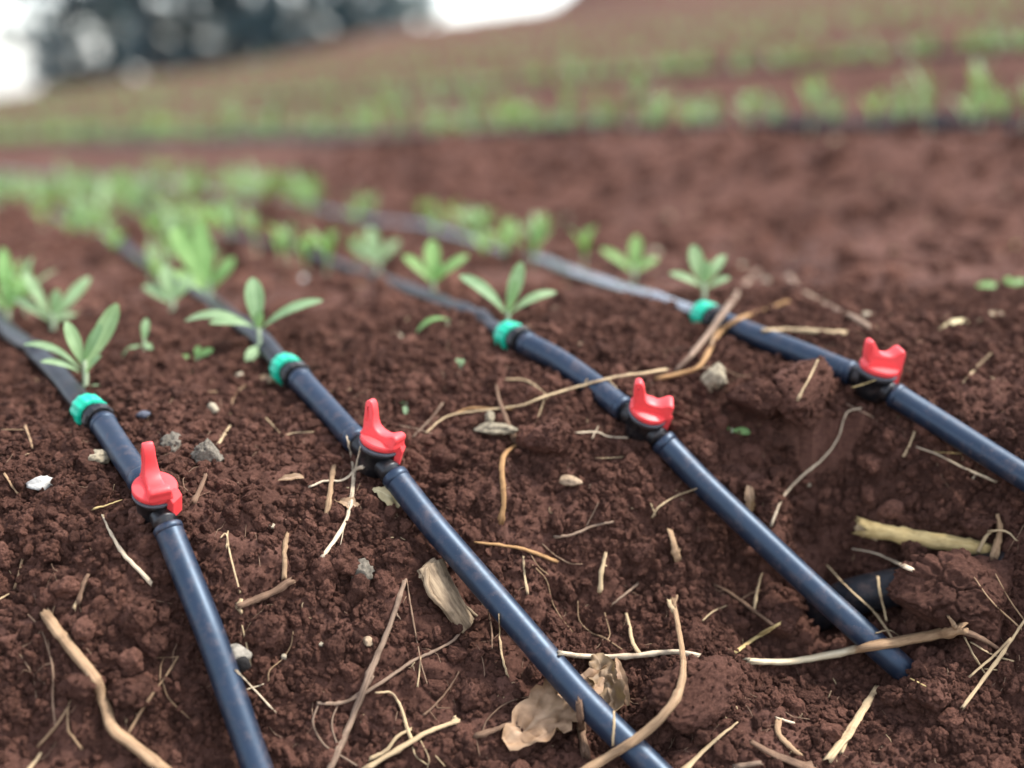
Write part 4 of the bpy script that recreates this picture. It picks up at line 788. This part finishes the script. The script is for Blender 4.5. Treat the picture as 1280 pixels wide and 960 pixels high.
for k, (px, py, r, m, lb) in enumerate([(380, 350, 9, 'st_white', 'blurred white pebble between the second and third tapes'), (712, 358, 9, 'st_yellow', 'blurred bright yellow pebble beside the fourth tape'), (713, 276, 10, 'st_cream', 'blurred pale pebble among the seedlings above the fourth tape'),
        (725, 306, 9, 'st_tan', 'blurred tan pebble above the fourth tape'), (1084, 396, 10, 'st_cream', 'blurred cream pebble behind the rightmost valve'), (836, 272, 8, 'st_tan', 'blurred pinkish pebble at the foot of the bank'),
        (1262, 240, 9, 'st_tan', 'blurred pale pebble high on the bank at the right'), (1044, 176, 8, 'st_tan', 'blurred pebble near the top of the bank'), (1102, 228, 7, 'st_tan', 'blurred small pebble halfway up the bank'),
        (1276, 308, 10, 'st_yellow', 'blurred yellowish pebble cut by the right edge'), (958, 352, 8, 'st_cream', 'blurred pale pebble right of the leaning grey twig'), (926, 336, 11, 'st_cream', 'blurred pale chip behind the leaning grey twig'),
        (820, 316, 9, 'st_cream', 'blurred pale pebble right of the seedling behind the fourth tape'), (1108, 395, 6, 'st_cream', 'small blurred cream pebble right of the larger one behind the valve'), (1062, 352, 8, 'st_tan', 'blurred tan chip on the soil above the rightmost valve'),
        (695, 388, 7, 'st_tan', 'blurred brownish pebble right of the third green nut'), (585, 386, 8, 'st_tan', 'blurred tan pebble left of the third green nut'), (500, 420, 6, 'st_cream', 'blurred cream pebble in the bed left of the flat leaf sprout'),
        (726, 432, 7, 'st_tan', 'blurred pink pebble above the third short pipe'), (1272, 412, 9, 'st_cream', 'pale chip at the right edge level with the valve')]):
    stone('pebble', lb, 'pebble', px, py, r * .85, m, (1.1, .9, .7), 30 + k, .25, 3)
for k, (px, py, r, lb) in enumerate([(147, 585, 0, ''), (738, 608, 4, 'tiny grey stone right of the flat tan pebble'), (355, 820, 5, 'small pale stone chip right of the snail shell'), (403, 805, 5, 'small grey stone chip left of the thorny twig'),
        (460, 802, 8, 'round tan nut like pebble left of the thorny twig'), (340, 658, 5, 'small pale grey stone between the first two pipes'), (1010, 604, 5, 'small pale stone left of the yellow stalk')]):
    if r: stone('pebble', lb, 'pebble', px, py, r, 'st_tan' if 'tan' in lb else 'st_cream', (1, .9, .8), 60 + k, .3, 3)

# ------------------------------------------------------------------ fine straw and rootlet litter (uncountable)
def litter(name, label, nn, m, lmin, lmax, rmin, rmax, x0, x1, y0, y1):
    V, F, U = [], [], []; o = 0
    for k in range(nn):
        x, y = rng.uniform(x0, x1), rng.uniform(y0, y1); a = rng.uniform(0, 6.28); L_ = rng.uniform(lmin, lmax) * (.4 + rng.random() ** 2); c = rng.normal(0, 1.2); r = rng.uniform(rmin, rmax); n_ = 6
        t = np.linspace(0, 1, n_); an = a + c * t; px = x + np.cumsum(np.cos(an)) * L_ / n_; py = y + np.cumsum(np.sin(an)) * L_ / n_
        pz = gz(px, py); pz = np.maximum(pz, np.convolve(np.pad(pz, 1, mode='edge'), np.ones(3) / 3, 'valid')) + r * .8
        pz += np.linspace(0, rng.uniform(0, .006) if rng.random() < .25 else 0, n_)
        v, f, uv = tube_geo(np.stack([px, py, pz], 1), np.linspace(r, r * .6, n_), 5, rough=.1, seed=k % 50)
        V.append(v); F += [tuple(i + o for i in q) for q in f]; U += uv; o += len(v)
    ob = link(name, mesh(name, np.concatenate(V), F, U), m); ob['kind'] = 'stuff'; ob['label'] = label; ob['category'] = 'litter'
litter('rootlet_litter', 'fine brown root hairs scattered through the foreground soil', 760, 'rootlet', .006, .034, .00014, .0004, -.42, .46, .62, 1.1)
litter('straw_litter', 'tiny pale straw flecks scattered over the foreground soil', 330, 'straw', .003, .012, .0002, .0006, -.42, .46, .62, 1.15)
litter('bed_straw', 'blurred straw flecks over the bed behind', 160, 'straw', .006, .03, .0004, .0012, -.9, .9, 1.1, 2.2)

# ------------------------------------------------------------------ seedlings along the rows
def proto(k, nl, h, m, e0=.7, e1=1.35, wk=1.):
    r = np.random.default_rng(500 + k); V = []; ms = []
    st = tube_geo(catmull([(0, 0, -.004), (.002, 0, h * .2), (0, .002, h * .38)], 4), np.linspace(.0024, .0016, 9), 6, seed=k)
    ms.append(('stem', mesh('stem', *st), 'stem'))
    for j in range(nl):
        a = j * 2.4 + r.uniform(-.4, .4); el = r.uniform(e0, e1) if j < nl - 1 else 1.42; L_ = h * r.uniform(.6, .85)
        A = (0, 0, h * (.2 + .18 * j / nl)); T = (math.cos(a) * math.cos(el) * L_, math.sin(a) * math.cos(el) * L_, A[2] + math.sin(el) * L_)
        fc = (-math.cos(a) * math.sin(el), -math.sin(a) * math.sin(el), math.cos(el))
        g = leaf_geo(A, T, L_ * r.uniform(.20, .29) * wk, fc, .10, 6, 2, .2, seed=j); ms.append(('leaf', mesh('leaf', *g), m))
    for n_, me_, mm in ms: me_.materials.append(M[mm])
    return ms
PRO = [proto(0, 5, .072, 'leaf'), proto(1, 7, .085, 'leaf_y'), proto(2, 4, .066, 'leaf_y'), proto(3, 6, .09, 'leaf'), proto(4, 7, .078, 'leaf'),
       proto(5, 5, .12, 'leaf_far', 1.0, 1.45, .6), proto(6, 6, .11, 'leaf_y', .9, 1.4, .65), proto(7, 4, .13, 'leaf_far', 1.1, 1.48, .55)]
def merged(ms, nm):
    V, F, MI, mats, o = [], [], [], [], 0
    for n_, me_, mm in ms:
        if mm not in mats: mats.append(mm)
        V += [v.co[:] for v in me_.vertices]; F += [tuple(i + o for i in p.vertices) for p in me_.polygons]; MI += [mats.index(mm)] * len(me_.polygons); o = len(V)
    q = mesh(nm, V, F); [q.materials.append(M[x]) for x in mats]; q.polygons.foreach_set('material_index', MI); return q
SOLID = [merged(p, 'seedling') for p in PRO]
def put_plant(k, x, y, s, label, group, parts=True):
    z = float(gz(x, y)); rz = rng.uniform(0, 6.28)
    if parts:
        e = link('seedling', None)
        for n_, me_, mm in PRO[k]: c = link(n_, me_, None, e)
    else: e = link('seedling', SOLID[k])
    e.location = (x, y, z); e.rotation_euler = (rng.normal(0, .08), rng.normal(0, .08), rz); e.scale = (s, s, s); tag(e, label, 'seedling', group); return e
ROWN = ['leftmost', 'second', 'third', 'fourth']; count = 0
def in_view(x, y, m=720):
    p = np.array([x, y, float(gz(x, y)) - CAMH]); d = p[1] * CP - p[2] * SP
    if d < .3: return False
    return abs(p[0] / d * FPX) < m
for i, L in enumerate(LN):
    T = L['T']; seg = np.linalg.norm(np.diff(T, axis=0), axis=1); cum = np.concatenate([[0], np.cumsum(seg)]); s0 = [.42, .55, .62, .45][i]; s = s0
    while s < cum[-1] and s < 3.1:
        p = np.array([np.interp(s, cum, T[:, j]) for j in range(3)]); side = rng.choice([-1, 1]) * rng.uniform(.014, .05)
        x, y = p[0] + CA * side, p[1] + SA * side
        if in_view(x, y): put_plant(int(rng.integers(0, 5)), x, y, rng.uniform(.5, .9), f'blurred green seedling further back along the {ROWN[i]} drip tape', f'seedlings along the {ROWN[i]} tape', s < 1.6); count += 1
        s += rng.uniform(.05, .09)

# ------------------------------------------------------------------ upper terraces: tapes, rows
def row_pt(u, v): return u * -SA + v * CA, u * CA + v * SA
def vbase(u, k): return 1.40 + .05 * math.sin(u * 1.3 + .6) + PER * k
for k, dv, lb in ((0, .60, 'blurred black drip tape along the edge of the terrace behind the bank'), (0, .86, 'blurred black drip tape second from the edge of the terrace behind the bank'), (1, .64, 'blurred black drip tape on the second terrace up the hill')):
    T = []
    for u in np.linspace(-.4, 7, 60):
        x, y = row_pt(u, vbase(u, k) + dv); T.append((x, y, float(gz(x, y)) + .012))
    T = np.array(T); o = T[0].copy(); ob = tube('drip_tape', T - o, .0105, 'tape', None, sides=12, rough=.03, seed=9); ob.location = o; tag(ob, lb, 'drip tape', 'drip tapes on the upper terraces')
for dv, lb, st in ((.56, 'blurred seedling in the first crop row on top of the bank', .11), (.82, 'blurred seedling in the second crop row behind the top of the bank', .17)):
    u = .3
    while u < 6.2:
        x, y = row_pt(u, vbase(u, 0) + dv + rng.normal(0, .012))
        if in_view(x, y): put_plant(int(rng.integers(3, 8)), x, y, rng.uniform(.7, 1.15), lb, lb.replace('blurred seedling', 'seedlings'), False)
        u += rng.uniform(.8, 1.3) * st
def crop_rows(name, label, spots):
    V, F = [], []; o = 0
    for (x, y, s_) in spots:
        z = float(gz(x, y)); a0 = rng.uniform(0, 6.28)
        for j in range(4):
            a = a0 + j * 1.57 + rng.normal(0, .2); el = rng.uniform(.6, 1.35); L_ = .085 * s_ * rng.uniform(.7, 1.1); w = L_ * .17
            dx, dy = math.cos(a) * math.cos(el) * L_, math.sin(a) * math.cos(el) * L_; h = math.sin(el) * L_; px, py = -math.sin(a) * w, math.cos(a) * w
            b = z + .01 * s_
            V += [(x, y, b), (x + dx * .55 + px, y + dy * .55 + py, b + h * .62), (x + dx * .6, y + dy * .6, b + h * .56), (x + dx * .55 - px, y + dy * .55 - py, b + h * .62), (x + dx, y + dy, b + h)]
            F += [(o, o + 2, o + 1), (o, o + 3, o + 2), (o + 1, o + 2, o + 4), (o + 2, o + 3, o + 4)]; o += 5
    ob = link(name, mesh(name, V, F), 'leaf_far'); ob['kind'] = 'stuff'; ob['label'] = label; ob['category'] = 'crop'
sp = []
for dv in (1.05, 1.28):
    for u in np.arange(.3, 14, .2): sp.append((*row_pt(u, vbase(u, 0) + dv + rng.normal(0, .02)), rng.uniform(.8, 1.25)))
for dv in (.56, .8):
    for u in np.arange(6.2, 20, .12): sp.append((*row_pt(u, vbase(u, 0) + dv + rng.normal(0, .02)), rng.uniform(.9, 1.3)))
sp = [q for q in sp if in_view(q[0], q[1], 1000)]
crop_rows('crop_rows', 'dense blurred crop rows on the first terrace above the bank', sp)
sp = []
for k in range(1, 15):
    if k > 4 and k % 2: continue
    for dv in (.5, .6) if k == 1 else (.48,):
        u = 0.
        while u < 34: sp.append((*row_pt(u, vbase(u, k) + dv + rng.normal(0, .03)), rng.uniform(.75, 1.2))); u += .09 + .008 * u
sp = [q for q in sp if in_view(q[0], q[1], 1000)]
crop_rows('hill_crop_rows', 'faint green crop rows on the terraces up the hill', sp)
# plants beyond the last tape of the bed, as on the photograph's left
sp = []
for i, L in enumerate(LN):
    T = L['T']; dr = T[-1] - T[-8]; dr = dr / np.linalg.norm(dr)
    for t in np.arange(0, 9, .1): sp.append((T[-1][0] + dr[0] * t + rng.normal(0, .02), T[-1][1] + dr[1] * t + rng.normal(0, .02), rng.uniform(.8, 1.2)))
for v in (1.02, 1.2):
    for u in np.arange(2.2, 14, .1): sp.append((*row_pt(u, v + rng.normal(0, .02)), rng.uniform(.8, 1.2)))
sp = [q for q in sp if in_view(q[0], q[1], 1000)]
crop_rows('bed_crop_rows', 'blurred crop rows running away along the bed at the left', sp)

# ------------------------------------------------------------------ trees on the crest
def tree_parts(seed, H, rad):
    r = np.random.default_rng(seed); parts = []
    tr = tube_geo(catmull([(0, 0, -.4), (r.normal(0, .1), r.normal(0, .1), H * .3), (r.normal(0, .3), r.normal(0, .3), H * .65), (r.normal(0, .4), r.normal(0, .4), H * .95)], 6), np.linspace(.24, .05, 19), 10, rough=.1, seed=seed)
    parts.append(('trunk', mesh('trunk', *tr), 'bark')); V, F, o = [], [], 0; LV, LF, lo = [], [], 0
    for b in range(22):
        h = H * (.01 + .93 * (b / 21) ** 1.35); a = b * 2.4 + r.normal(0, .3); L_ = rad * (.55 + .6 * math.sin(math.pi * min(1, .15 + b / 28))) * r.uniform(.7, 1.15); e = np.array([math.cos(a) * L_, math.sin(a) * L_, h + L_ * r.uniform(-.12, .45)])
        v, f, _ = tube_geo(catmull([(0, 0, h), e * .5 + np.array([0, 0, h * .5 + .15]), e], 3), np.linspace(.07, .015, 7), 5, seed=b); V.append(v); F += [tuple(i + o for i in q) for q in f]; o += len(v)
        for c in range(3):
            cc = np.array([0, 0, h]) + (e - np.array([0, 0, h])) * r.uniform(.25, 1.1) + r.normal(0, .28, 3); cs = r.uniform(.22, .46)
            for q in range(30):
                p = cc + r.normal(0, cs * .5, 3); d1 = r.normal(0, 1, 3); d1 /= np.linalg.norm(d1); d2 = np.cross(d1, r.normal(0, 1, 3)); d2 /= np.linalg.norm(d2); l = r.uniform(.16, .29)
                LV += [p - d1 * l, p + d2 * l * .4, p + d1 * l, p - d2 * l * .4]; LF.append((lo, lo + 1, lo + 2, lo + 3)); lo += 4
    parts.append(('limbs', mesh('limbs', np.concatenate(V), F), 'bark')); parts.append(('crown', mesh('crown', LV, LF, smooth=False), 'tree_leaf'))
    for n_, me_, mm in parts: me_.materials.append(M[mm])
    return parts
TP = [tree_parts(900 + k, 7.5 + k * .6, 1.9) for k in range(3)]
TREES = [(102, 44, 'leftmost dark blurred tree on the skyline'), (150, 47, 'blurred tree second from the left on the skyline'), (203, 43, 'blurred tree third from the left on the skyline'), (255, 46, 'blurred tree fourth from the left on the skyline'),
         (300, 43, 'blurred tree in the middle of the skyline group, left one'), (348, 47, 'blurred tree in the middle of the skyline group, right one'), (392, 44, 'blurred tree third from the right on the skyline'), (435, 46, 'blurred tree second from the right on the skyline'), (485, 44, 'rightmost blurred tree on the skyline beside the open sky')]
for k, (px, d, lb) in enumerate(TREES):
    x = (px - 640) / FPX * d * 1.0; y = d; e = link('tree', None); e.location = (x, y, float(gz(x, y))); e.rotation_euler = (0, 0, k * 1.9); sc = rng.uniform(.9, 1.15); e.scale = (sc, sc, sc)
    tag(e, lb, 'tree', 'trees on the skyline')
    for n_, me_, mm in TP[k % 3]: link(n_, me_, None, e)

# ------------------------------------------------------------------ crumbs
from mathutils.kdtree import KDTree
EX = [(p, .0096) for c in PIPE_PTS for p in c if p[1] < 2.4] + STICK_PTS
KD = KDTree(len(EX)); [KD.insert(tuple(p), i) for i, (p, r) in enumerate(EX)]; KD.balance()
def scatter(nn, x0, x1, y0, y1, smin, smax, power, k, clump=.5, sink=.15):
    x = rng.uniform(x0, x1, nn * 2); y = rng.uniform(y0, y1, nn * 2); e_ = .012
    gr = np.hypot(gz(x + e_, y) - gz(x - e_, y), gz(x, y + e_) - gz(x, y - e_)) / (2 * e_); pk = np.clip(np.sqrt(1 + gr * gr) / 3., 0, 1); kk = rng.random(nn * 2) < pk * 1.5; x, y = x[kk], y[kk]; nn = len(x)
    keep = rng.random(nn) < (1 - clump) + clump * 2 * np.clip(fbm(x / .07, y / .07, k, 3) + .45, 0, 1); x, y = x[keep], y[keep]
    s = smin * (smax / smin) ** (rng.random(len(x)) ** power); z = gz(x, y) - s * sink
    p = np.stack([x, y, z], 1); ok = np.ones(len(x), bool)
    for i in range(len(p)):
        co, ix, dd = KD.find(p[i]); ok[i] = dd > EX[ix][1] + s[i] * .75
    return p[ok], s[ok]
_nx = -dzx * inv; _ny = -dzy * inv
def scatter_near(nn, smin, smax, power, k, clump, proud):
    m = (np.abs(XX - .02) < .52) & (YY > .6) & (YY < 1.25); idx = np.nonzero(m.ravel())[0]; wt = ((gx * gy) / inv).ravel()[idx]
    x_, q_ = XX.ravel()[idx], QQ.ravel()[idx]; wt = wt * ((1 - clump) + clump * 2 * np.clip(fbm(x_ / .06, q_ / .06, k, 3) + .45, 0, 1)); pick = rng.choice(idx, nn, p=wt / wt.sum())
    s = smin * (smax / smin) ** (rng.random(nn) ** power); nr = np.stack([_nx.ravel()[pick], _ny.ravel()[pick], inv.ravel()[pick]], 1)
    p = np.stack([GVX.ravel()[pick], GVY.ravel()[pick], GVZ.ravel()[pick]], 1) + nr * (s * proud)[:, None] + rng.normal(0, .0006, (nn, 3)); ok = np.ones(nn, bool)
    for i in range(nn):
        co, ix, dd = KD.find(p[i]); ok[i] = dd > EX[ix][1] + s[i] * .75
    return p[ok], s[ok]
p1, s1 = scatter_near(120000, .0007, .0034, 2.3, 61, .7, .25)
crumb_field('soil_crumbs', p1, s1, 'fine reddish soil crumbs strewn over the sharp foreground bank', 'crumb', 1)
p2, s2 = scatter_near(4200, .0032, .0080, 2.8, 71, .8, .15)
crumb_field('soil_granules', p2, s2, 'larger rounded soil granules among the foreground crumbs', 'crumb', 2)
pc = []
for ob in list(COL.objects):
    if ob.name.startswith('soil_clod'):
        vs = ob.data.vertices; nb = min(700, len(vs)); mw = ob.matrix_world
        for i in rng.choice(len(vs), int(nb * (.9 if len(vs) > 20000 else .25)), replace=False):
            if vs[int(i)].normal.z > -.2: pc.append(tuple(mw @ vs[int(i)].co))
sc_ = .0006 * 4. ** (rng.random(len(pc)) ** 2)
crumb_field('clod_crumbs', pc, sc_, 'loose crumbs sticking to the larger clods', 'crumb', 4)
p3, s3 = scatter(9000, -1.6, 1.6, 1.2, 3.4, .005, .020, 3, 81, .6, .2)
crumb_field('bed_crumbs', p3, s3, 'blurred soil lumps over the bed and the bank behind', 'crumb', 3)
